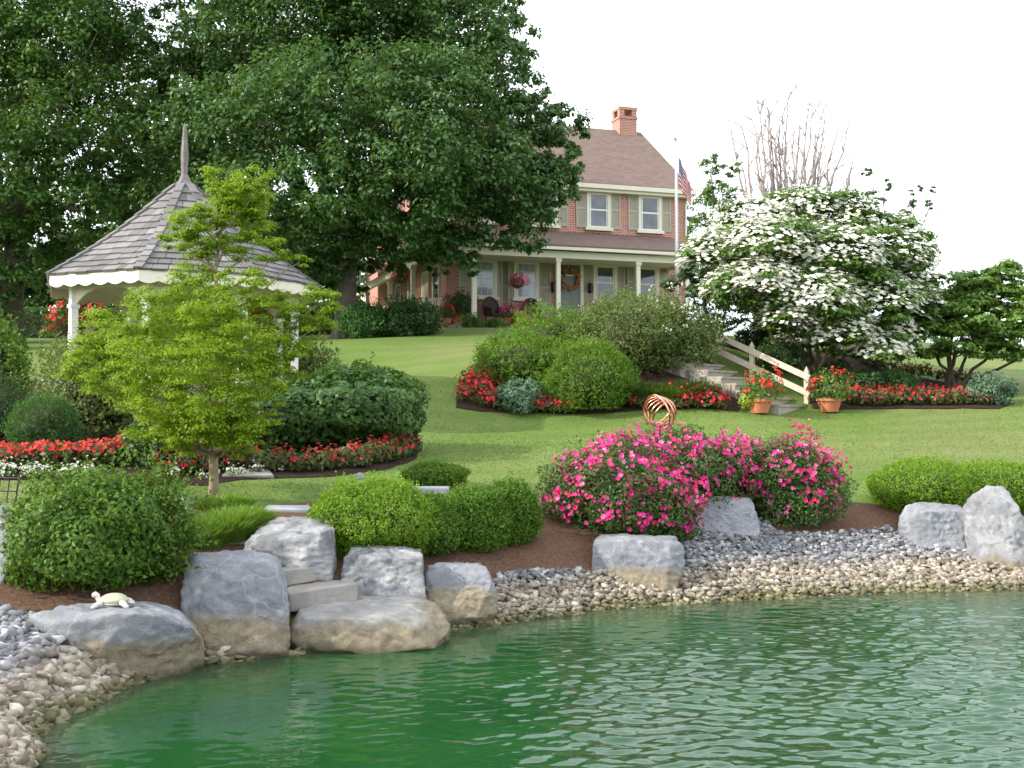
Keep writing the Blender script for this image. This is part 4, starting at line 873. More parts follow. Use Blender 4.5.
# ------------------------------------------------------------------ boulders, slabs
def boulder(label, pts, mat='rock', name='boulder', rough=.034, back=.25, cat='boulder', vox=None, chips=7, edge=150, sink=.15):
    W = np.array([P(*p) for p in pts]); zb = W[:, 2].min() - sink
    hid = [];  c0 = W.mean(0)
    for p in W: hid.append([p[0] * .94 + c0[0] * .06, p[1] + back * .6, zb]); 
    ymax = W[:, 1].max()
    for p in W[W[:, 1] > ymax - .25]: hid.append([p[0], p[1] + back, p[2] - .12]); hid.append([p[0], p[1] + back, zb])
    A = np.concatenate([W, hid]); c = np.array([A[:, 0].mean(), A[:, 1].mean(), zb]); bm = bmesh.new()
    for p in A: bm.verts.new(Vector(p - c))
    r = bmesh.ops.convex_hull(bm, input=bm.verts); bmesh.ops.delete(bm, geom=list({e for e in r['geom_interior'] + r['geom_unused'] if isinstance(e, bmesh.types.BMVert)}), context='VERTS')
    me = bpy.data.meshes.new(name); bm.to_mesh(me); bm.free(); o = bpy.data.objects.new(name, me); COL.objects.link(o)
    # radius along every direction from the middle to the hull planes, plus a few chipped faces
    h = A - c; lo, hi = h.min(0), h.max(0); mid = (lo + hi) / 2; ext = (hi - lo) / 2; size = 2 * ext
    N = np.array([tuple(f.normal) for f in me.polygons]); D = np.array([float(np.dot(np.array(tuple(f.center)) - mid, n)) for f, n in zip(me.polygons, N)])
    k = D > 1e-3; N, D = N[k] * ext, D[k]  # planes in the stretched space
    sp = (h - mid) / ext; nrm = np.linalg.norm(N, axis=1); N, D = N / nrm[:, None], D / nrm; keep = []
    for a in np.argsort(D):
        if all(N[a] @ N[b] < .965 for b in keep): keep.append(a)
    N, D = N[keep], D[keep]
    for _ in range(chips):
        n = sph(1)[0]; n[2] = abs(n[2]); n = unit(n); N = np.vstack([N, n]); D = np.append(D, (sp @ n).max() * random.uniform(.90, .99))
    b2 = bmesh.new(); bmesh.ops.create_icosphere(b2, subdivisions=6 if size.max() > .7 else 5, radius=1); dirs = np.array([tuple(v.co) for v in b2.verts]); Fq = np.array([[v.index for v in f.verts] for f in b2.faces]); b2.free()
    q = np.maximum(dirs @ N.T / D, 0); rad = (q ** edge).sum(1) ** (-1 / edge); V = dirs * rad[:, None] * ext + mid
    e = float(np.mean(size)); fr = 2.2 / e; o1 = np.array([random.uniform(0, 50) for _ in range(3)]); nn = noise.noise; out = dirs / ext; out = unit(out)
    hs = np.array([nn(a) * .55 + nn(b) * .45 + (.35 - abs(nn(c2))) * .7 + nn(d2) * .30 for a, b, c2, d2 in zip((V * fr + o1).tolist(), (V * fr * 2.3 + o1).tolist(), (V * fr * [3.2, 3.2, 5] + o1).tolist(), (V * fr * 8 + o1).tolist())])
    V = V + out * (rough * 1.15 * e * hs)[:, None]; m2 = np_mesh(name, V, Fq, True); o.data = m2; bpy.data.meshes.remove(me); m2.materials.append(M[mat])
    o.location = c; tag(o, label, cat); return o
B = boulder
turtle_rock = B('long flat topped boulder with the turtle on it', [(28, 615, 9.3), (60, 624, 9.15), (130, 613, 9.2), (185, 622, 9.5), (94, 602, 9.95), (150, 600, 10.1), (178, 608, 10.1), (204, 640, 9.8), (203, 655, 9.8), (122, 668, 9.25), (86, 667, 9.15), (48, 645, 9.2)], rough=.035)
B('tall blue grey boulder standing left of the stone steps', [(191, 553, 10.75), (235, 549, 10.9), (277, 554, 10.75), (270, 560, 10.45), (200, 562, 10.4), (285, 604, 10.3), (289, 640, 10.25), (284, 650, 10.2), (215, 658, 10.1), (204, 648, 10.15), (183, 614, 10.25), (180, 597, 10.35)], rough=.04)
B('white topped boulder leaning above the stone steps', [(242, 550, 11.6), (276, 516, 12.3), (328, 518, 12.3), (336, 528, 11.95), (282, 540, 11.55), (330, 532, 11.6), (330, 578, 11.6), (281, 576, 11.45), (250, 565, 11.5)], 'rock_white', rough=.04)
B('broad flat landing rock reaching into the water below the steps', [(291, 615, 10.75), (292, 620, 10.55), (344, 618, 10.5), (399, 616, 10.6), (344, 594, 11.7), (388, 593, 11.8), (426, 599, 11.6), (451, 627, 11.0), (434, 649, 10.55), (371, 654, 10.4), (300, 650, 10.42), (289, 637, 10.5)], 'slab_wet', rough=.035)
B('squat white streaked boulder between the steps and the boxwoods', [(339, 578, 11.65), (344, 560, 11.7), (358, 545, 12.0), (377, 547, 12.1), (418, 549, 12.1), (423, 557, 11.7), (426, 599, 11.6), (382, 600, 11.55), (368, 556, 11.65), (340, 594, 11.6)], 'rock_white', rough=.05)
B('low rough grey boulder at the water right of the landing rock', [(425, 567, 11.95), (443, 562, 12.3), (477, 562, 12.3), (484, 568, 12.0), (493, 577, 11.9), (495, 612, 11.8), (482, 618, 11.7), (443, 624, 11.6), (426, 600, 11.8), (430, 584, 11.9)], rough=.05)
B('blocky pale grey boulder on the gravel below the pink roses', [(592, 541, 13.4), (601, 534, 13.8), (674, 536, 13.9), (683, 546, 13.5), (600, 540, 13.35), (672, 542, 13.4), (685, 565, 13.4), (681, 576, 13.35), (670, 594, 13.2), (646, 594, 13.15), (625, 584, 13.2), (592, 570, 13.3)], rough=.03)
B('upright grey boulder between the two pink rose bushes', [(686, 525, 14.8), (693, 496, 15.1), (715, 498, 15.1), (750, 497, 15.1), (758, 523, 14.8), (757, 536, 14.7), (688, 540, 14.6), (700, 505, 14.9)], rough=.045)
B('grey boulder leaning beside the pale standing stone', [(899, 523, 15.3), (907, 505, 15.5), (918, 502, 15.7), (960, 506, 15.7), (965, 511, 15.4), (967, 552, 15.1), (940, 552, 15.0), (914, 546, 15.05), (925, 512, 15.2)], rough=.04)
B('tall pale standing stone at the right edge of the shore', [(968, 555, 15.0), (967, 504, 15.2), (977, 490, 15.3), (987, 486, 15.4), (1005, 487, 15.4), (1014, 501, 15.2), (1023, 522, 15.0), (1034, 545, 14.9), (1036, 588, 14.6), (975, 582, 14.55), (1012, 566, 14.6), (990, 500, 15.15)], 'rock_pale', rough=.05)
B('dark grey boulder at the left edge beside the round shrub', [(-60, 535, 10.6), (-20, 526, 10.9), (14, 530, 10.8), (12, 552, 10.4), (7, 585, 10.2), (-50, 595, 10.1)], rough=.05)
def slab(label, front, back, th, mat='slab', name='flagstone'):
    o = B(label, list(front) + list(back) + [(x, y + th, Y) for x, y, Y in front], mat, name, .012, .05, 'stone slab', chips=3, edge=40, sink=.06)
slab('lower stone step above the landing rock', [(284, 590, 11.0), (288, 594, 10.85), (358, 583, 11.35)], [(300, 581, 11.8), (346, 577, 11.95)], 13, name='stone_step')
slab('upper stone step between the two tall boulders', [(280, 569, 11.35), (284, 571, 11.3), (320, 566, 11.6)], [(285, 561, 12.0), (318, 560, 12.1)], 11, name='stone_step')
for lb, px, py, w, h, mt in (('pale flagstone at the lawn edge behind the white topped boulder', 288, 514, 26, 3, 'slab_grey'), ('tan flagstone in the mulch left of the white topped boulder', 232, 546, 15, 4, 'slab'), ('flat stepping stone at the edge of the begonia bed', 248, 479, 26, 4, 'slab')):
    q = [G(px - w, py), G(px + w, py), G(px + w * .8, py - h * 1.6), G(px - w * .8, py - h * 1.6)]; m = MB(); m.hexa([p + [0, 0, -.05] for p in q], [p + [0, 0, .055] for p in q]); o = m.build('flagstone', M[mt]); tag(o, lb, 'stone slab'); bv = o.modifiers.new('b', 'BEVEL'); bv.width = .015; bv.segments = 2
def bench():
    Y = 15.0; a = P(428, 490, Y); g = onground(a[0], a[1]); t = thing('stone_bench', 'low bench of pale grey stone among the boxwoods', 'bench', g); h = a[2] - g[2]
    m = MB(); w = S(21, Y); m.box((-w, -.17, h - .05), (w, .2, h + .04)); o = m.build('seat', M['slab_grey'], t); bv = o.modifiers.new('b', 'BEVEL'); bv.width = .015; bv.segments = 2
    for s in (-1, 1): m = MB(); m.box((s * w * .65 - .05, -.13, -.1), (s * w * .65 + .05, .16, h - .053)); m.build('leg', M['slab_grey'], t)
bench()

# ------------------------------------------------------------------ turtle ornament
def turtle():
    Y = 9.62; a = P(114, 600, Y)
    hit = turtle_rock.ray_cast(Vector((a[0], a[1], 3)) - turtle_rock.location, Vector((0, 0, -1)))
    z = hit[1].z + turtle_rock.location.z if hit[0] else a[2]
    t = thing('turtle', 'small pale stone turtle resting on the flat boulder, head to the left', 'turtle ornament', (a[0], a[1], z - .004), R(6)); t.scale = (.88, .88, .88)
    ch = lambda pts, rr, n=9: None
    m = MB(); n, k = 20, 10
    m.lathe([(.0, .045), (.125, .045), (.14, .055), (.145, .066), (.135, .082), (.11, .106), (.075, .124), (.035, .132), (.002, .134)], 24); o = m.build('shell', M['turtle_shell'], t, True); o.scale = (1.0, .82, 1)
    m = MB()
    for z0, rr in ((.098, .095),):
        for j in range(8): an = j * .785; m.tube([(rr * math.cos(an) * 1.25, rr * .82 * math.sin(an) * 1.25, .083), (rr * math.cos(an) * .7, rr * .82 * math.sin(an) * .7, .123)], .004, 5)
    m.build('shell_ridge', M['turtle_skin'], o)
    m = MB(); m.lathe([(.0, .028), (.11, .03), (.128, .045), (.0, .05)], 20)
    m.tube([(-.09, 0, .05), (-.135, 0, .062), (-.155, 0, .09), (-.162, 0, .112), (-.178, 0, .120), (-.198, 0, .112), (-.208, 0, .106)], [.045, .032, .026, .028, .034, .026, .010], 12)
    for sx, sy, ex, ey in ((-.09, -.08, -.165, -.12), (-.09, .08, -.16, .13), (.09, -.08, .15, -.125), (.09, .08, .15, .125)): m.tube([(sx, sy, .05), ((sx + ex) / 2, (sy + ey) / 2, .042), (ex, ey, .016), (ex * 1.12, ey * 1.05, .008)], [.03, .028, .024, .012], 9)
    m.tube([(.12, 0, .045), (.17, 0, .035), (.20, 0, .03)], [.022, .014, .004], 8)
    for s in (-1, 1): m.tube([(-.19, s * .024, .121), (-.194, s * .028, .122)], .006, 6)
    m.build('body', M['turtle_skin'], t, True)
turtle()

# ------------------------------------------------------------------ copper spinner, path lights, metal chair
def sculpture():
    Y = 16.6; c = P(660, 412, Y); g = onground(c[0], c[1]); t = thing('garden_sculpture', 'ball of polished copper rings on a stem behind the pink roses', 'sculpture', g); h = c[2] - g[2]; m = MB(); m.tube([(0, 0, -.1), (0, 0, h - .22)], .015, 8); m.build('stem', M['dark_metal'], t)
    for k in range(7):
        rr = .275 - .012 * k; tilt = R(18 + 3 * k); az = R(-62 + 19 * k); V, Q = [], []; n = 56; Mx = Matrix.Rotation(az, 3, 'Z') @ Matrix.Rotation(tilt, 3, 'X'); o = Vector((-.03 + .012 * k, 0, h))
        for i in range(n):
            a = 2 * math.pi * i / n
            for w, q in ((-.016, 0), (.016, 0), (.016, .005), (-.016, .005)): p = Mx @ Vector(((rr + q) * math.cos(a), w, (rr + q) * math.sin(a))) + o; V.append(tuple(p))
        for i in range(n):
            j = (i + 1) % n
            for e in range(4): Q.append((i * 4 + e, i * 4 + (e + 1) % 4, j * 4 + (e + 1) % 4, j * 4 + e))
        link('ring', np_mesh('ring', V, Q), M['copper'], t)
sculpture()
def path_light(px, py, Y, label, sc=1.0):
    c = P(px, py, Y); g = onground(c[0], c[1]); h = c[2] - g[2]; t = thing('path_light', label, 'garden light', g); m = MB(); m.tube([(0, 0, -.1), (0, 0, h - .04)], .014 * sc, 8); m.build('stem', M['steel'], t); m = MB(); m.lathe([(.02, h + .05 * sc), (.045 * sc, h + .035 * sc), (.115 * sc, h - .03 * sc), (.115 * sc, h - .038 * sc), (.02, h - .02 * sc)], 20); m.build('lamp_shade', M['steel'], t); m = MB(); m.lathe([(.03 * sc, h - .10 * sc), (.032 * sc, h - .036 * sc)], 12); m.build('lens', M['white'], t)
path_light(186.5, 500, 12.9, 'grey mushroom shaped path light between the round shrub and tall grass')
path_light(3, 511, 11.9, 'grey mushroom shaped path light at the left edge above the dark boulder', 1.25)
path_light(360, 476, 15.6, 'grey mushroom shaped path light on the lawn behind the bright boxwood')
def metal_chair():
    c = P(-9, 512, 13.2); g = onground(c[0], c[1]); t = thing('garden_chair', 'black open metal frame chair standing on the lawn at the left edge', 'chair', g, R(-20)); m = MB(); top = P(0, 477, 13.2)[2] - g[2]; s0 = top - .38
    for x in (-.2, .2): m.tube([(x, .15, 0), (x, .16, s0), (x * 1.05, .22, top)], .011, 6)
    for z in (.03, .2, .36): m.tube([(-.205, .17 + .05 * z, s0 + z), (.205, .17 + .05 * z, s0 + z)], .009, 6)
    for x in (-.07, .07): m.tube([(x, .165, s0 + .03), (x, .215, top)], .007, 6)
    m.build('backrest', M['dark_metal'], t); m = MB()
    for k in range(7): m.bar((-.2, -.2 + .06 * k, s0), (.2, -.2 + .06 * k, s0), .035, .012)
    m.build('seat', M['dark_metal'], t)
    for x in (-.2, .2): m = MB(); m.tube([(x, -.2, 0), (x, -.2, s0)], .011, 6); m.build('leg', M['dark_metal'], t)
metal_chair()

# ------------------------------------------------------------------ big shade trees
big_tree('shade_tree', 'huge dark green maple shading the left half of the house', 'tree', onground(-5.7, 37.5),
    [(375, 10, 75, 37), (300, 30, 75, 37), (450, 35, 70, 37), (240, 40, 70, 38), (500, 85, 48, 37), (540, 150, 42, 37), (505, 190, 55, 36), (430, 110, 80, 35), (350, 110, 85, 34.5), (270, 120, 80, 35), (470, 215, 50, 36), (525, 235, 32, 36), (555, 175, 30, 36.5), (410, 200, 60, 34),
     (330, 190, 60, 33.5), (250, 200, 60, 34.5), (215, 130, 60, 36), (200, 200, 50, 37), (380, -50, 110, 37), (260, -50, 95, 38), (460, -20, 55, 38), (515, 40, 30, 38), (300, 240, 40, 35.5), (360, 235, 30, 35), (440, 245, 32, 36), (490, 130, 55, 39), (400, 70, 90, 40), (300, 100, 90, 41), (450, 180, 60, 39), (230, 255, 38, 37), (280, 275, 34, 37.5), (565, 160, 20, 36), (500, 15, 26, 38), (560, 130, 30, 37), (572, 165, 20, 36.5), (420, 155, 60, 33), (480, 160, 60, 34.5), (395, 240, 30, 35), (520, 200, 45, 37), (545, 195, 30, 36), (470, 250, 24, 36), (320, 262, 34, 37), (390, 235, 36, 36), (350, 262, 26, 38.5), (420, 238, 34, 37), (300, 280, 30, 38.5), (370, 200, 50, 38), (180, 75, 34, 38), (175, 120, 40, 38), (185, 170, 36, 37.5), (520, 120, 40, 36.5), (545, 105, 22, 37), (470, 60, 50, 36), (380, 256, 25, 38.5), (425, 256, 22, 38.5), (458, 258, 18, 38.5), (340, 262, 26, 39.5), (318, 280, 26, 38.5), (362, 270, 16, 39.5), (300, 262, 30, 38), (385, 266, 20, 39.5), (410, 266, 18, 40), (440, 264, 18, 40), (362, 280, 15, 40), (470, 266, 14, 39.5)],
    .42, M['maple_leaf'], .17, 115, 14, clump=.30, flat=.85, cm2=1.7, droop=.5, twigs=2, trunk_pts=[(0, 0, -.3), (.0, 0, .6), (.05, 0, 1.7), (.1, .05, 2.7)])
big_tree('shade_tree', 'dark shade tree at the far left rising above the gazebo', 'tree', onground(-17.5, 38),
    [(20, 20, 110, 38), (80, 60, 75, 37), (-60, 90, 110, 38), (60, 130, 80, 36.5), (110, 150, 50, 37), (0, 180, 80, 36), (80, 210, 50, 36), (120, 30, 40, 38), (140, 100, 35, 37.5), (-80, 200, 90, 37), (30, 60, 110, 41), (20, -60, 100, 38), (110, 215, 36, 37.5), (40, 240, 40, 38), (-30, 260, 60, 38), (140, 170, 34, 38), (150, -12, 40, 38), (158, 62, 30, 38.5), (15, 280, 34, 37), (-20, 310, 34, 37), (60, 255, 26, 38)],
    .5, M['dark_leaf'], .17, 92, 12, clump=.30, flat=.85, cm2=1.6, droop=.4, twigs=2, trunk_pts=[(0, 0, -.3), (.1, 0, .8), (.2, 0, 2.2), (.3, .1, 3.6)])
big_tree('shade_tree', 'tall dark tree standing farther back between the two big trees', 'tree', onground(-14, 49),
    [(165, 130, 60, 49), (190, 190, 70, 49), (140, 215, 55, 49), (225, 100, 50, 50), (130, 260, 45, 49), (200, 250, 60, 49), (100, 270, 36, 48), (260, 260, 50, 49), (175, 70, 30, 50), (215, 40, 45, 50), (290, 290, 30, 49)],
    .4, M['dark_leaf'], .32, 34, 8, clump=.38, cm2=1.0, droop=.3, twigs=1, trunk_pts=[(0, 0, -.3), (.0, 0, .8), (.1, 0, 2.2), (.1, .1, 3.4)])
for k, (px, py, Y, lobes, lb) in enumerate([
    (18, 330, 62, [(20, 272, 34, 62), (-10, 285, 36, 62), (45, 290, 26, 61), (0, 310, 30, 61)], 'light green tree far behind the left end of the lawn'),
    (82, 330, 72, [(80, 300, 22, 72), (100, 292, 20, 72), (62, 302, 18, 72)], 'pale distant tree seen under the gazebo eaves'),
    (705, 330, 58, [(705, 215, 24, 58), (695, 245, 28, 58), (720, 195, 20, 58), (712, 165, 13, 57), (732, 168, 12, 57), (725, 245, 26, 58), (745, 225, 14, 58), (700, 280, 26, 58)], 'loose green tree rising behind the right corner of the house'),
    (890, 330, 52, [(872, 200, 13, 52), (885, 185, 8, 52), (905, 210, 12, 52), (858, 215, 13, 52), (915, 190, 7, 52), (930, 205, 7, 52), (890, 225, 18, 52), (925, 235, 12, 52), (840, 228, 16, 52), (935, 190, 5, 52), (868, 172, 6, 52)], 'thin wispy green tree behind the dogwood, right of the bare tree')]):
    g = onground(*P(px, py, Y)[:2]); wis = k >= 2
    big_tree('background_tree', lb, 'tree', g, lobes, .16 if wis else .2, M['far_leaf'] if k != 2 else M['dog_leaf'], .17 if wis else .3, 95 if k == 3 else 95 if wis else 22, 11 if wis else 4, bark='bare_bark' if wis else 'bark', clump=.42, cm2=2.2 if wis else 1.4, twigs=3 if wis else 1, trunk_pts=[(0, 0, -.3), (.05, 0, 1), (.0, 0, 2.2)])
for k, (px, Y, w, h, lb) in enumerate([(20, 60, 80, 120, 'bushy tree at the far left in the row behind the gazebo'), (80, 62, 80, 110, 'bushy tree seen past the left gazebo post in the far row'), (140, 60, 84, 120, 'bushy tree straight behind the gazebo floor'), (205, 62, 84, 120, 'bushy tree behind the right half of the gazebo'), (270, 60, 80, 120, 'bushy tree right of the gazebo in the far row'), (325, 62, 70, 110, 'bushy tree beside the big maple trunk in the far row'), (358, 70, 44, 84, 'bushy tree in the gap between the maple trunk and the house in the far row'), (770, 74, 50, 40, 'distant bushy tree low behind the left side of the white dogwood'), (830, 76, 54, 36, 'distant bushy tree low behind the white dogwood stems'), (893, 74, 54, 32, 'distant bushy tree low in the gap between the two dogwoods'), (950, 78, 56, 34, 'distant bushy tree low behind the right dogwood stems'), (1012, 76, 54, 32, 'distant bushy tree low at the right edge behind the right dogwood')]):
    g = onground(*P(px, 330, Y)[:2]); q = [(px + random.uniform(-.5, .5) * w, (326 if px < 400 else 342) - h * random.uniform(.1, 1), w * random.uniform(.26, .4), Y + random.uniform(-1, 1)) for _ in range(9 if px > 400 else 15)]
    big_tree('background_tree', lb, 'tree', g, q, .2, M['dark_leaf' if px < 400 else 'far_leaf' if k % 2 else 'hydr_leaf'], .30, 26, 3, clump=.45, cm2=.8, trunk_pts=[(0, 0, -.3), (.05, 0, 1), (.0, 0, 2.2)])
def bare_tree():
    g = onground(*P(785, 330, 60)[:2]); t = thing('bare_tree', 'leafless grey tree with a fan of upright branches behind the dogwood', 'tree', g); b = MB(); b.tube([(0, 0, -.2), (.05, 0, 2.0), (0, 0, 4.5)], [.28, .2, .16], 10); b.build('trunk', M['bare_bark'], t, True); m = MB()
    tips = [(742, 128), (752, 112), (760, 95), (768, 118), (775, 140), (788, 100), (800, 122), (808, 112), (815, 135), (825, 118), (835, 140), (846, 130), (855, 152), (850, 170), (740, 160), (745, 180), (768, 165), (792, 150), (830, 180), (783, 125), (758, 145), (820, 160)]
    tips += [(random.gauss(790, 46), random.uniform(100, 190)) for _ in range(14)]
    for k, (x, y) in enumerate(tips):
        Y = 60 + random.uniform(-2.6, 2.6); e = P(x, max(y, 92 + abs(x - 790) * .75), Y) - g; a = np.array([0, 0, random.uniform(1.6, 4.2)]); mid = a + (e - a) * .5 + np.array([e[0] * .22, 0, -.5]); n = 9; tt = np.linspace(0, 1, n)[:, None]; p = (1 - tt) ** 2 * a + 2 * tt * (1 - tt) * mid + tt ** 2 * e; p[1:-1] += rng.normal(size=(n - 2, 3)) * .09; m.tube(p, np.linspace(.12, .034, n), 6)
        for _ in range(9):
            q = p[random.randrange(3, n)]; dirn = unit(p[-1] - p[3]) + sph(1)[0] * .75; f = q + unit(dirn) * random.uniform(.5, 1.6); s = limb_path(q, f, .06, 5); m.tube(s, np.linspace(.042, .018, 5), 4)
            if random.random() < .6: w2 = s[2] + unit(unit(f - q) + sph(1)[0] * .7) * random.uniform(.3, .7); m.tube([s[2], (s[2] + w2) / 2 + sph(1)[0] * .03, w2], [.024, .02, .014], 4)
    m.build('branches', M['bare_bark'], t)
bare_tree()

# ------------------------------------------------------------------ flowering dogwood, second dogwood
def dogwood(name, label, base, lobes_px, stems, bloom, leafm, per=360, bl_w=None, leaf=.115, cm2=2.2, bark='pale_bark'):
    t = thing(name, label, 'tree', base); lobes = [(P(px, py, Y) - base, (S(rp, Y) * 1.15, S(rp, Y) * 1.1, S(rp, Y) * .78)) for px, py, rp, Y in lobes_px]
    C, N, sz, T = lobes_leaves(lobes, per, leaf, .42, .55, .35, cm2, .1); leaves('crown', C, N, sz, leafm, t, T=T + [0, 0, -.1])
    m = MB(); tips = sorted(lobes, key=lambda q: q[0][2])
    for k in range(stems):
        e = lobes[(k * 3) % len(lobes)][0]; a = np.array([random.uniform(-.18, .18), random.uniform(-.15, .15), -.12]); mid = a + (e - a) * [.42, .42, .50]; n = 9; tt = np.linspace(0, 1, n)[:, None]; p = (1 - tt) ** 2 * a + 2 * tt * (1 - tt) * mid + tt ** 2 * e; p[1:-1] += rng.normal(size=(n - 2, 3)) * .03; m.tube(p, np.linspace(.062, .015, n), 7)
        for _ in range(3): q = p[random.randrange(4, n)]; f = lobes[random.randrange(len(lobes))][0]; f = q + (f - q) * .5; s = limb_path(q, f, .08, 5); m.tube(s, np.linspace(.022, .006, 5), 5)
    m.build('trunk', M[bark], t, True)
    if bloom:
        w = np.array(bl_w if bl_w else [1] * len(lobes), float); Cb, Nb = [], []
        for (c, r), q in zip(lobes, w):
            k = int(bloom * q * r[0] * r[1]); d = sph(k * 2); d = d[d[:, 2] > -.25][:k]; tier = d.copy(); rr = rng.uniform(.80, 1.06, len(d)); Cb.append(np.asarray(c) + d * rr[:, None] * np.array(r) + rng.normal(size=(len(d), 3)) * .05); Nb.append(d * .35 + sph(len(d)) * .35 + [0, -.15, .8])
        Cb = np.concatenate(Cb); Nb = np.concatenate(Nb); flowers('blossoms', Cb, Nb, .15 * rng.uniform(.7, 1.2, len(Cb)), M['white_petal'], t, petals=4, cup=.1)
    return t
DG = onground(*P(817, 372, 28.2)[:2])
dogwood('dogwood', 'wide dogwood tree covered in white blossoms beside the garden steps', DG,
    [(800, 215, 36, 28.4), (750, 222, 32, 28), (850, 225, 38, 28.5), (720, 250, 30, 27.5), (770, 250, 42, 27), (830, 260, 46, 27.2), (885, 260, 42, 28), (760, 285, 36, 26.7), (810, 300, 44, 26.8), (870, 305, 42, 27.4), (735, 290, 30, 27), (905, 300, 26, 28), (840, 335, 32, 27), (890, 335, 24, 27.6), (790, 320, 28, 26.8), (700, 262, 20, 27.4), (918, 275, 22, 28.5), (820, 240, 50, 30), (780, 270, 50, 30), (870, 280, 50, 30.3), (898, 232, 24, 29), (880, 350, 26, 27), (855, 348, 22, 27.4), (910, 318, 26, 28.4), (920, 300, 20, 28), (800, 340, 22, 28.5)], 9, 700, M['dog_leaf'],
    bl_w=[.6, .8, .5, 1.3, 1.3, .9, .6, 1.6, 1.2, .9, 1.2, .6, 1.0, .8, 1.0, .8, .5, .5, .5, .4, .5, .8, .8, .6, .5, .5])
dogwood('dogwood', 'smaller leafy green dogwood with few blossoms at the right edge', onground(*P(950, 390, 28.5)[:2]),
    [(955, 300, 34, 28.5), (1000, 290, 34, 28.5), (985, 325, 36, 27.8), (935, 335, 30, 28), (1020, 330, 32, 28), (1000, 272, 18, 28.6), (960, 345, 26, 27.6), (1040, 300, 36, 28.4), (975, 305, 40, 29.5), (1055, 345, 26, 28), (1005, 350, 22, 27.6), (920, 310, 24, 28.6), (965, 320, 34, 28.4), (1010, 310, 34, 28), (985, 285, 26, 28.6), (940, 320, 28, 28.4), (1000, 340, 26, 28.2)], 8, 8, M['dog2_leaf'], cm2=2.4, bark='bark')
dogwood('evergreen_shrub', 'dark leafy shrub behind the left side of the white dogwood', onground(*P(708, 352, 30)[:2]),
    [(700, 262, 24, 30), (720, 300, 34, 30), (745, 320, 30, 30), (690, 290, 24, 30), (765, 340, 28, 29.6), (720, 335, 28, 29.8), (740, 285, 30, 30.5)], 5, 0, M['ever_leaf'], per=200, bark='bark')

# ------------------------------------------------------------------ Japanese maple by the pond
JB = G(213, 500)
def jmaple():
    base = JB; Y0 = JB[1]; t = thing('japanese_maple', 'yellow green Japanese maple with slender trunk before the gazebo', 'tree', base)
    L_ = [(238, 192, 22, 0), (262, 180, 16, .1), (215, 180, 14, 0), (200, 222, 26, -.2), (255, 222, 22, .2), (178, 240, 18, -.1), (225, 250, 24, .1), (235, 205, 26, .1), (215, 215, 22, -.1), (250, 200, 20, -.1), (200, 250, 24, .2), (255, 245, 18, .1), (245, 182, 12, 0), (275, 252, 16, 0), (300, 262, 12, .1), (195, 285, 26, 0), (240, 285, 24, -.2), (315, 305, 22, .1), (270, 310, 26, 0), (160, 315, 32, -.2), (120, 330, 30, 0), (210, 320, 34, -.4), (100, 355, 26, .1), (145, 360, 34, -.5), (195, 365, 36, -.7), (245, 350, 36, -.4), (295, 335, 26, 0), (320, 325, 16, .2), (110, 385, 24, -.2), (160, 400, 32, -.6), (210, 405, 36, -.8), (255, 385, 30, -.5), (185, 435, 26, -.6), (235, 430, 26, -.6), (150, 430, 22, -.3), (265, 415, 18, -.4), (180, 340, 40, .6), (230, 370, 44, .8), (150, 390, 36, .8), (200, 420, 32, .5), (215, 340, 40, 1.0), (95, 350, 22, -.1), (85, 375, 22, -.1), (325, 300, 14, 0), (285, 365, 22, -.2), (190, 446, 22, -.5), (235, 442, 22, -.5), (165, 438, 20, -.3), (212, 430, 28, -.7), (255, 432, 18, -.4)]
    lobes = []
    for px, py, rp, dy in L_: Y = Y0 + dy; r = S(rp, Y); lobes.append((P(px, py, Y) - base, (r * 1.1, r * 1.05, r * .8)))
    C, N, sz, T = lobes_leaves(lobes, 2200, .046, .50, .6, .35, 20, .1)
    leaves('crown', C, N, sz, M['jmaple_leaf'], t, T=T, aspect=.36)
    m = MB(); z = lambda py: P(213, py, Y0)[2] - base[2]; tr = [(0, 0, -.15), (.01, 0, .25), (0, 0, .55), (.02, .02, z(400)), (.05, .0, z(320)), (.0, .05, z(270)), (.12, .05, z(200))]; m.tube(tr, [.075, .058, .055, .045, .034, .022, .008], 10)
    for k, (c, r) in enumerate(lobes):
        zz = c[2] - abs(c[0]) * .55 - .15; zz = max(.55, min(zz, z(210))); s = np.array([.02, .02, zz]); p = limb_path(s, c, -.05, 6); m.tube(p, np.linspace(.02, .004, 6), 6)
    m.build('trunk', M['pale_bark'], t, True); return t
jmaple()

# ------------------------------------------------------------------ shrubs near the pond
def sb(name, label, cat, px, py, Y_or_none, w, h, n, leaf, mat, d=None, **k):
    """shrub whose foot stands at a ground point; w, h in photograph pixels there"""
    g = G(px, py) if Y_or_none is None else onground(*P(px, py, Y_or_none)[:2]); r = S(w / 2, g[1]); hh = S(h, g[1]) / 1.85
    return bush(name, label, cat, g, (r, d or r * .9, hh), n, leaf, M[mat] if isinstance(mat, str) else mat, **k)
sb('round_shrub', 'big rounded glossy green shrub behind the turtle rock', 'shrub', 102, 583, None, 166, 116, 24000, .056, 'shrub_leaf', amp=.15, depth=.45, sprigs=550, spiky=.35)
def boxw(label, px, py, w, h, mat='box_leaf', n=22000, d=None): return sb('boxwood', label, 'shrub', px, py, None, w, h, n, .034, mat, d, amp=.07, freq=4, depth=.16, sprigs=1500, spiky=.6, group=None)
boxw('bright lime green boxwood, leftmost and largest of its clump', 374, 553, 118, 74)
boxw('boxwood tucked close against the right side of the largest boxwood', 428, 552, 70, 56, 'box_leaf_dark', 13000)
boxw('rounded boxwood in the middle of the clump before the stone bench', 474, 548, 72, 62, 'box_leaf_dark', 14000)
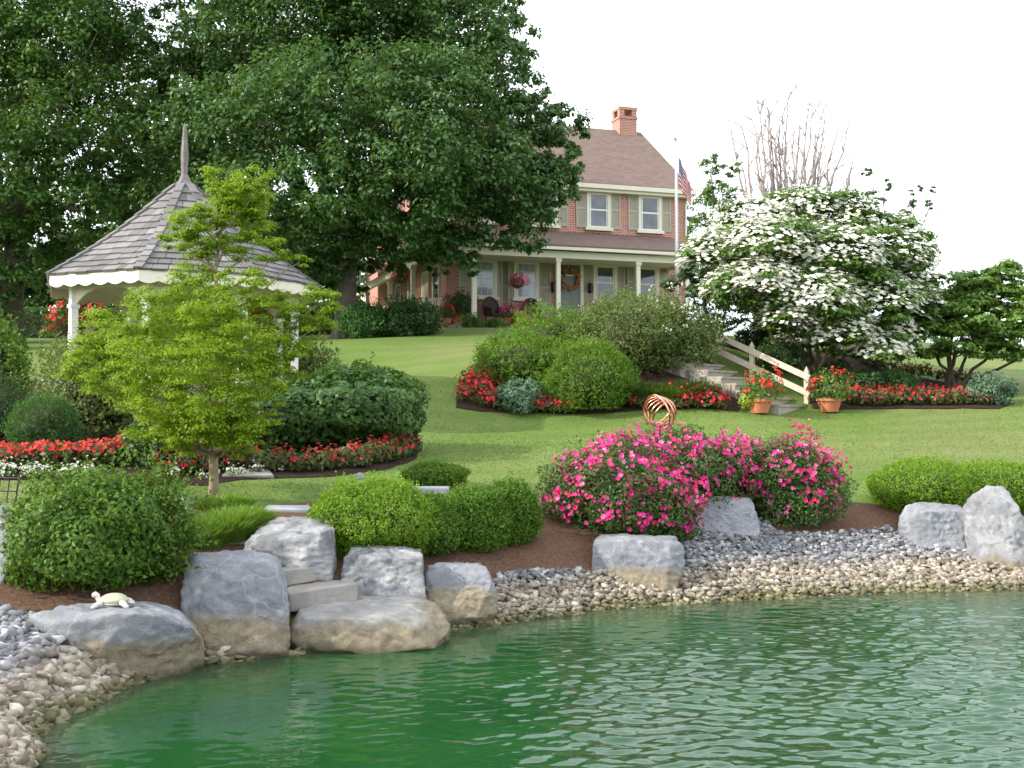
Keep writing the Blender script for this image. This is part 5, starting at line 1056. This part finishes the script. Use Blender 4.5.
boxw('boxwood at the right end of the clump next to bare mulch', 510, 542, 58, 62, 'box_leaf_dark', 13000)
boxw('low boxwood farthest back, behind the stone bench', 434, 487, 66, 24, 'box_leaf_dark', 9000)
boxw('spreading boxwood behind the leaning grey boulder on the right', 922, 510, 108, 50, n=18000)
boxw('boxwood behind the tall pale standing stone', 995, 509, 108, 48, n=18000)
boxw('boxwood at the right edge above the standing stone', 1062, 505, 80, 44, n=6000)
sb('garden_shrub', 'leafy shrub hiding the base of the right gazebo posts', 'shrub', 292, 378, None, 74, 40, 3500, .10, 'willow_leaf', amp=.2, depth=.45, sprigs=160)
def grass_clump(name, label, pos, r, h, n, mat, wid=.012, spread=.5, cat='grass clump'):
    t = thing(name, label, cat, pos); a = rng.uniform(0, 6.28, n); q = np.sqrt(rng.random(n)) * r; b0 = np.stack([np.cos(a) * q, np.sin(a) * q, 0 * a - .02], 1); out = np.stack([np.cos(a), np.sin(a), 0 * a], 1) * (q / r)[:, None] * spread * 1.5 + rng.normal(size=(n, 3)) * .30 * [1, 1, 0]; hh = (h * rng.uniform(.45, 1.1, n) * (1 - .35 * (q / r) ** 2))[:, None]; sd = unit(np.cross(out + [0, 0, .01], [0, 0, 1.])) * wid
    p1 = b0 + out * hh * .35 + [0, 0, .6] * hh; p2 = b0 + out * hh * 1.0 + [0, 0, .88] * hh; V = np.stack([b0 - sd * .6, b0 + sd * .6, p1 + sd, p1 - sd, p2 + sd * .15, p2 - sd * .15], 1).reshape(-1, 3); i = np.arange(n)[:, None] * 6
    Q = np.concatenate([i + [0, 1, 2, 3], i + [3, 2, 4, 5]]); link('blades', np_mesh('blades', V, Q), M[mat], t); return t
grass_clump('ornamental_grass', 'bright green grassy clump at the foot of the Japanese maple', G(226, 538), .32, .40, 2200, 'grass_leaf', .008, .45)
dup(bpy.data.objects['ornamental_grass'], G(200, 545), 1.3, .9, label='grassy clump between the round shrub and the tall blue grey boulder')
dup(bpy.data.objects['ornamental_grass'], G(245, 528), 2.3, .8, label='grassy clump next to the bare mulch by the pale flagstone')
grass_clump('ornamental_grass', 'low grassy plants close round the Japanese maple trunk', G(222, 508), .34, .22, 900, 'grass_leaf')

# roses
def rose(label, px, py, w, h, n, nf, Y=None, d=None, lean=0):
    g = G(px, py) if Y is None else onground(*P(px, py, Y)[:2]); r = S(w / 2, g[1]); hh = S(h, g[1]) / 1.85; t = bush('rose_bush', label, 'rose bush', g, (r, d or r * .8, hh), n, .05, M['rose_leaf'], amp=.13, freq=3.6, depth=.38, spiky=.3, sprigs=300, low=-.95)
    C, N, _ = shell(int(nf * 1.1), (0, 0, hh * .86), (r * 1.04, (d or r * .8) * 1.04, hh * 1.05), .13, 3.6, .16, -.75); k = (C[:, 2] > .12) & (rng.random(len(C)) < np.clip(.35 + (C[:, 2] / hh) * .42, 0, 1)); C, N = C[k], N[k]
    pn = Bump(1, 6)(unit(C - [0, 0, hh * .8])); k = rng.random(len(C)) < np.clip(1.0 + (pn - 1) * .5, .45, 1); C, N = C[k], N[k]; C2 = np.concatenate([C, C + rng.normal(size=C.shape) * .045, (C + rng.normal(size=C.shape) * .05)[::2]]); N2 = np.concatenate([N, N, N[::2]]) + sph(len(C2)) * .5 + [0, -.2, .2]
    flowers('blossoms', C2, N2, .062 * rng.uniform(.6, 1.35, len(C2)), M['pink'], t, petals=6, cup=.45)
rose('large pink rose bush on the left of the group, spilling onto the gravel', 618, 530, 138, 88, 17000, 620)
rose('pink rose bush behind the gap, below the copper ring sculpture', 684, 510, 116, 80, 12000, 430)
rose('pink rose bush at the right end, beside open mulch', 793, 522, 98, 82, 13000, 440)
rose('pink rose bush low behind the blocky pale boulder', 655, 540, 84, 66, 8000, 260)
rose('pink rose bush rising behind the upright grey boulder', 742, 510, 80, 70, 8000, 240)

# ------------------------------------------------------------------ left bed: shrubs, red flowers
sb('hydrangea', 'large dark leaved hydrangea mound in the bed right of the maple', 'shrub', 347, 450, None, 140, 88, 13000, .095, 'hydr_leaf', d=1.3, amp=.12, depth=.3, spiky=.2, sprigs=120, aspect=.7)
sb('hydrangea', 'dark leaved hydrangea hidden behind the maple foliage', 'shrub', 285, 448, None, 100, 72, 7000, .095, 'hydr_leaf', d=1.2, amp=.12, depth=.3, spiky=.2, aspect=.7)
sb('viburnum', 'loose pale green shrub with faded white flowers left of the maple', 'shrub', 100, 440, None, 120, 104, 7000, .085, 'willow_leaf', amp=.2, depth=.5, spiky=.3, sprigs=260)
v = bpy.data.objects['viburnum']; C, N, _ = shell(4, (-.1, -.6, .95), (.8, .3, .35), .1, 3, .3, -.6); Q = (C[:, None] + rng.normal(size=(len(C), 26, 3)) * [.09, .07, .05]).reshape(-1, 3); flowers('blossoms', Q, sph(len(Q)) + [0, -.5, .8], .05, M['white_petal'], v)
sb('evergreen_shrub', 'round soft evergreen ball behind the red flower bed', 'shrub', 44, 458, None, 70, 62, 9000, .05, 'round_leaf', amp=.05, depth=.12, spiky=.9, sprigs=900, aspect=.25)
sb('evergreen_shrub', 'dark evergreen shrub at the left edge beside the round evergreen', 'shrub', -14, 446, None, 84, 74, 6000, .06, 'ever_leaf', amp=.1, spiky=.8, sprigs=400, aspect=.3)
sb('garden_shrub', 'tall mid green shrub at the left edge above the evergreens', 'shrub', -15, 415, None, 80, 100, 5000, .10, 'shrub_leaf', amp=.2, depth=.4, sprigs=200)
sb('garden_shrub', 'leafy shrub filling the bed under the Japanese maple', 'shrub', 185, 468, None, 110, 66, 5000, .09, 'ever_leaf', amp=.15, depth=.35)
sb('garden_shrub', 'pale leafy shrub before the left gazebo post', 'shrub', 92, 400, None, 90, 62, 4500, .10, 'willow_leaf', amp=.22, depth=.5, sprigs=160)
def begonia(petals, leaf='beg_leaf', r=.17, nl=60, nf=16, fs=.055, ls=.09, label='', cat='flower plant', name='begonia'):
    t = thing(name, label, cat); C, N, _ = shell(nl, (0, 0, r * .7), (r, r, r * 1.0), .15, 4, .5, -.5); leaves('foliage', C, N + sph(len(C)) * .5, ls, M[leaf], t)
    C, N, _ = shell(nf, (0, 0, r * .85), (r * 1.05, r * 1.05, r * 1.1), .15, 4, .2, -.15); C2 = np.concatenate([C, C + rng.normal(size=C.shape) * .03]); flowers('blossoms', C2, np.concatenate([N, N]) + sph(len(C2)) * .4, fs, M[petals], t); return t
def bed(proto, pts_px, n, label, group, spread, jit=.1, sc=(.8, 1.25), first=False, rows=1):
    w = [G(x, y) for x, y in pts_px]; seg = [np.linalg.norm(w[k + 1] - w[k]) for k in range(len(w) - 1)]; tot = sum(seg); out = []
    for i in range(n):
        s = tot * (i + .5) / n + random.uniform(-.5, .5) * tot / n; k = 0
        while k < len(seg) - 1 and s > seg[k]: s -= seg[k]; k += 1
        p = w[k] + (w[k + 1] - w[k]) * (s / seg[k]); q = p[:2] + rng.normal(size=2) * jit * .3 + np.array([0, rng.random() * spread]); c = proto if (first and i == 0) else dup(proto)
        c.location = tuple(onground(q[0], q[1], .01)); c.rotation_euler = (0, 0, random.uniform(0, 6.28)); z = random.uniform(*sc); c.scale = (z, z, z); tag(c, label, 'flower plant', group)
pr = begonia('orange_red', r=.19, nf=12, fs=.052)
bed(pr, [(-40, 477), (0, 475), (60, 473), (130, 466)], 46, 'coral red flowering plant in the row below the round evergreen ball', 'coral flowers in the left bed', .55, first=True)
al = begonia('white_petal', 'ger_leaf', .09, 36, 20, .035, .05, name='alyssum'); bed(al, [(-40, 481), (0, 480), (92, 479)], 13, 'low white flowering plant edging the coral red row', 'white edging flowers in the left bed', .15, first=True)
p2 = begonia('red', r=.18, nl=100, nf=8, fs=.055); bed(p2, [(150, 476), (200, 478), (235, 470)], 22, 'red begonia with bronze leaves left of the maple trunk', 'begonias behind the maple trunk', .6, first=True)
bed(p2, [(258, 474), (300, 473), (350, 470), (390, 463), (414, 452)], 36, 'red begonia in the band round the foot of the hydrangea mound', 'begonias edging the hydrangea mound', .25)
bed(al, [(172, 480), (200, 482), (272, 474), (300, 473)], 9, 'low pale silvery plant among the begonias beside the maple trunk', 'pale plants by the maple trunk', .1, sc=(.6, .9))

# ------------------------------------------------------------------ slope bed left of the steps
sb('flowering_shrub', 'bright green fine leaved mound in the middle of the slope bed', 'shrub', 588, 408, None, 94, 66, 11000, .085, 'bright_leaf', amp=.08, depth=.2, spiky=.8, sprigs=900, aspect=.3)
sb('flowering_shrub', 'feathery green shrub on the left shoulder of the slope bed', 'shrub', 520, 384, None, 96, 52, 9000, .085, 'bright_leaf', amp=.15, depth=.3, spiky=.7, sprigs=700, aspect=.3)
sb('flowering_shrub', 'feathery green shrub below the front door', 'shrub', 556, 362, None, 90, 52, 6500, .09, 'bright_leaf', amp=.15, depth=.3, spiky=.7, sprigs=500, aspect=.3)
sb('arching_shrub', 'olive green arching shrub before the right porch windows', 'shrub', 632, 372, None, 112, 84, 9000, .09, 'willow_leaf', amp=.2, depth=.4, spiky=.5, sprigs=900, aspect=.35)
sb('arching_shrub', 'pale flowering arching shrub beside the top of the steps', 'shrub', 672, 368, None, 80, 66, 6500, .09, 'willow_leaf', amp=.2, depth=.45, spiky=.4, sprigs=500)
v = bpy.data.objects['arching_shrub.001']; C, N, _ = shell(60, (0, 0, .9), (1.1, .9, .9), .2, 3, .2, -.2); Q = (C[:, None] + rng.normal(size=(len(C), 5, 3)) * .05).reshape(-1, 3); flowers('blossoms', Q, sph(len(Q)) + [0, 0, .8], .06, M['white_petal'], v)
sb('sedum', 'blue green rounded sedum clump among the red begonias', 'perennial', 520, 412, None, 48, 34, 3500, .075, 'blue_leaf', amp=.16, depth=.25, spiky=.3)
sb('sedum', 'small blue green sedum clump close to the bright green mound', 'perennial', 546, 409, None, 30, 26, 1500, .07, 'blue_leaf', amp=.16, depth=.25, spiky=.3)
grass_clump('ornamental_grass', 'dark spiky grass clump left of the garden steps', G(694, 400), .42, .6, 1600, 'juniper_leaf', .012, .7)
grass_clump('ornamental_grass', 'bright green spiky clump above the red begonia row', G(668, 402), .5, .5, 1500, 'bright_leaf', .012, .8)
grass_clump('ornamental_grass', 'dark green spiky clump right of the bright green mound', G(650, 402), .5, .6, 1600, 'juniper_leaf', .012, .8)
p3 = begonia('red', r=.21, nl=90, nf=17, fs=.07)
bed(p3, [(466, 409), (482, 410), (498, 411)], 26, 'red begonia in the tall patch at the left tip of the slope bed', 'begonias at the left tip of the slope bed', 1.6, .5, (.9, 1.4), first=True)
bed(p3, [(534, 413.5), (574, 414)], 18, 'red begonia between the sedum and the bright green mound', 'begonias before the sedum', .05)
bed(p3, [(632, 411), (680, 411), (722, 411)], 28, 'red begonia in the row between the rings and the left flower pot', 'begonias left of the steps', .35)
# ------------------------------------------------------------------ bank right of the steps
p3b = begonia('red', r=.20, nl=100, nf=9, fs=.06)
bed(p3b, [(846, 407), (900, 407), (950, 406), (1002, 406)], 56, 'red begonia in the long row under the dogwoods', 'begonias under the dogwoods', .5, sc=(.75, 1.2), first=True)
p4 = begonia('red', 'beg_leaf', .2, 90, 6, .05, .09); bed(p4, [(850, 356), (880, 372), (920, 378), (985, 389)], 34, 'dark bronze leaved plant along the upper edge of the bank', 'bronze plants on the bank', .4, first=True)
for px, py, w, h, lb, mt in ((862, 396, 44, 30, 'dark green clump on the bank right of the geranium pot', 'ever_leaf'), (895, 396, 40, 26, 'green clump in the middle of the bank above the begonias', 'round_leaf'), (990, 404, 56, 28, 'blue green low juniper at the right end of the bank', 'blue_leaf'), (780, 372, 60, 34, 'dark shrub behind the stair railing', 'ever_leaf'), (835, 388, 36, 28, 'dark shrub between the railing and the dogwood stems', 'ever_leaf'), (770, 352, 56, 36, 'dark green shrub behind the upper part of the railing', 'ever_leaf')):
    sb('garden_shrub', lb, 'shrub', px, py, None, w, h, 2600, .08, mt, amp=.15, depth=.3, spiky=.5)
# ------------------------------------------------------------------ shrubs near the porch and behind the gazebo
sb('evergreen_shrub', 'rounded green shrub under the big maple trunk', 'shrub', 367, 338, None, 52, 34, 5000, .10, 'round_leaf', amp=.1, depth=.2, spiky=.6, sprigs=300)
sb('evergreen_shrub', 'wide dark shrub between the maple trunk and the porch', 'shrub', 408, 336, None, 62, 38, 5000, .11, 'ever_leaf', amp=.15, depth=.3, spiky=.6, sprigs=300)
sb('garden_shrub', 'dark shrub at the foot of the maple, left of the trunk', 'shrub', 326, 326, None, 40, 26, 2500, .10, 'ever_leaf', amp=.15, depth=.3)
for px, py, w, h, lb in ((472, 328, 26, 12, 'low leafy plants at the foot of the left porch post'), (545, 327, 22, 10, 'low leafy plants before the front door step'), (495, 328, 22, 9, 'low leafy plants in the strip below the porch chairs'), (605, 326, 40, 30, 'dark shrub under the porch window right of the door')):
    q = HW(HU(px, -PD - .5), -PD - .5, 0); q[2] = float(gz(q[0], q[1])); r = S(w / 2, q[1]); bush('porch_plant', lb, 'plant', q, (r, .35, S(h, q[1]) / 1.6), 900, .09, M['ger_leaf' if w < 30 else 'ever_leaf'], amp=.2, depth=.4)
for px, py, w, h, lb, mt in ((35, 338, 40, 38, 'round light green shrub on the far lawn left of the gazebo', 'round_leaf'), (5, 336, 60, 52, 'leafy shrub at the far left behind the lawn', 'far_leaf'), (66, 334, 34, 20, 'small far shrub beside the gazebo basket', 'far_leaf'), (-20, 350, 50, 46, 'shrub at the left edge of the upper lawn', 'shrub_leaf'), (310, 325, 30, 16, 'low shrub behind the right gazebo post', 'far_leaf')):
    sb('lawn_shrub', lb, 'shrub', px, py, None, w, h, 3000, .14, mt, amp=.12, depth=.25, spiky=.5)
p5 = begonia('orange_red', 'ger_leaf', .26, 80, 8, .10, .12, name='geranium'); bed(p5, [(10, 338), (36, 339), (62, 338)], 8, 'orange red flowers along the far bed left of the gazebo', 'flowers of the far left bed', .5, first=True)
def hedge():
    t = thing('hedge', 'clipped green hedge across the back of the upper lawn', 'hedge', onground(-22, 52), 0); C = rng.uniform([-11, -.6, 0], [22, .6, 1.5], (9000, 3)); s = rng.integers(0, 3, len(C)); C[s == 0, 1] = -.6; C[s == 1, 2] = 1.5; C += rng.normal(size=C.shape) * .06; leaves('foliage', C, sph(len(C)) + [0, -.6, .5], .16, M['hydr_leaf'], t); m = MB(); m.box((-11, -.5, -.4), (22, .5, 1.38)); m.build('stems', M['dark_core'], t)  # solid dark box added inside the leaves, like the shrub cores
hedge()
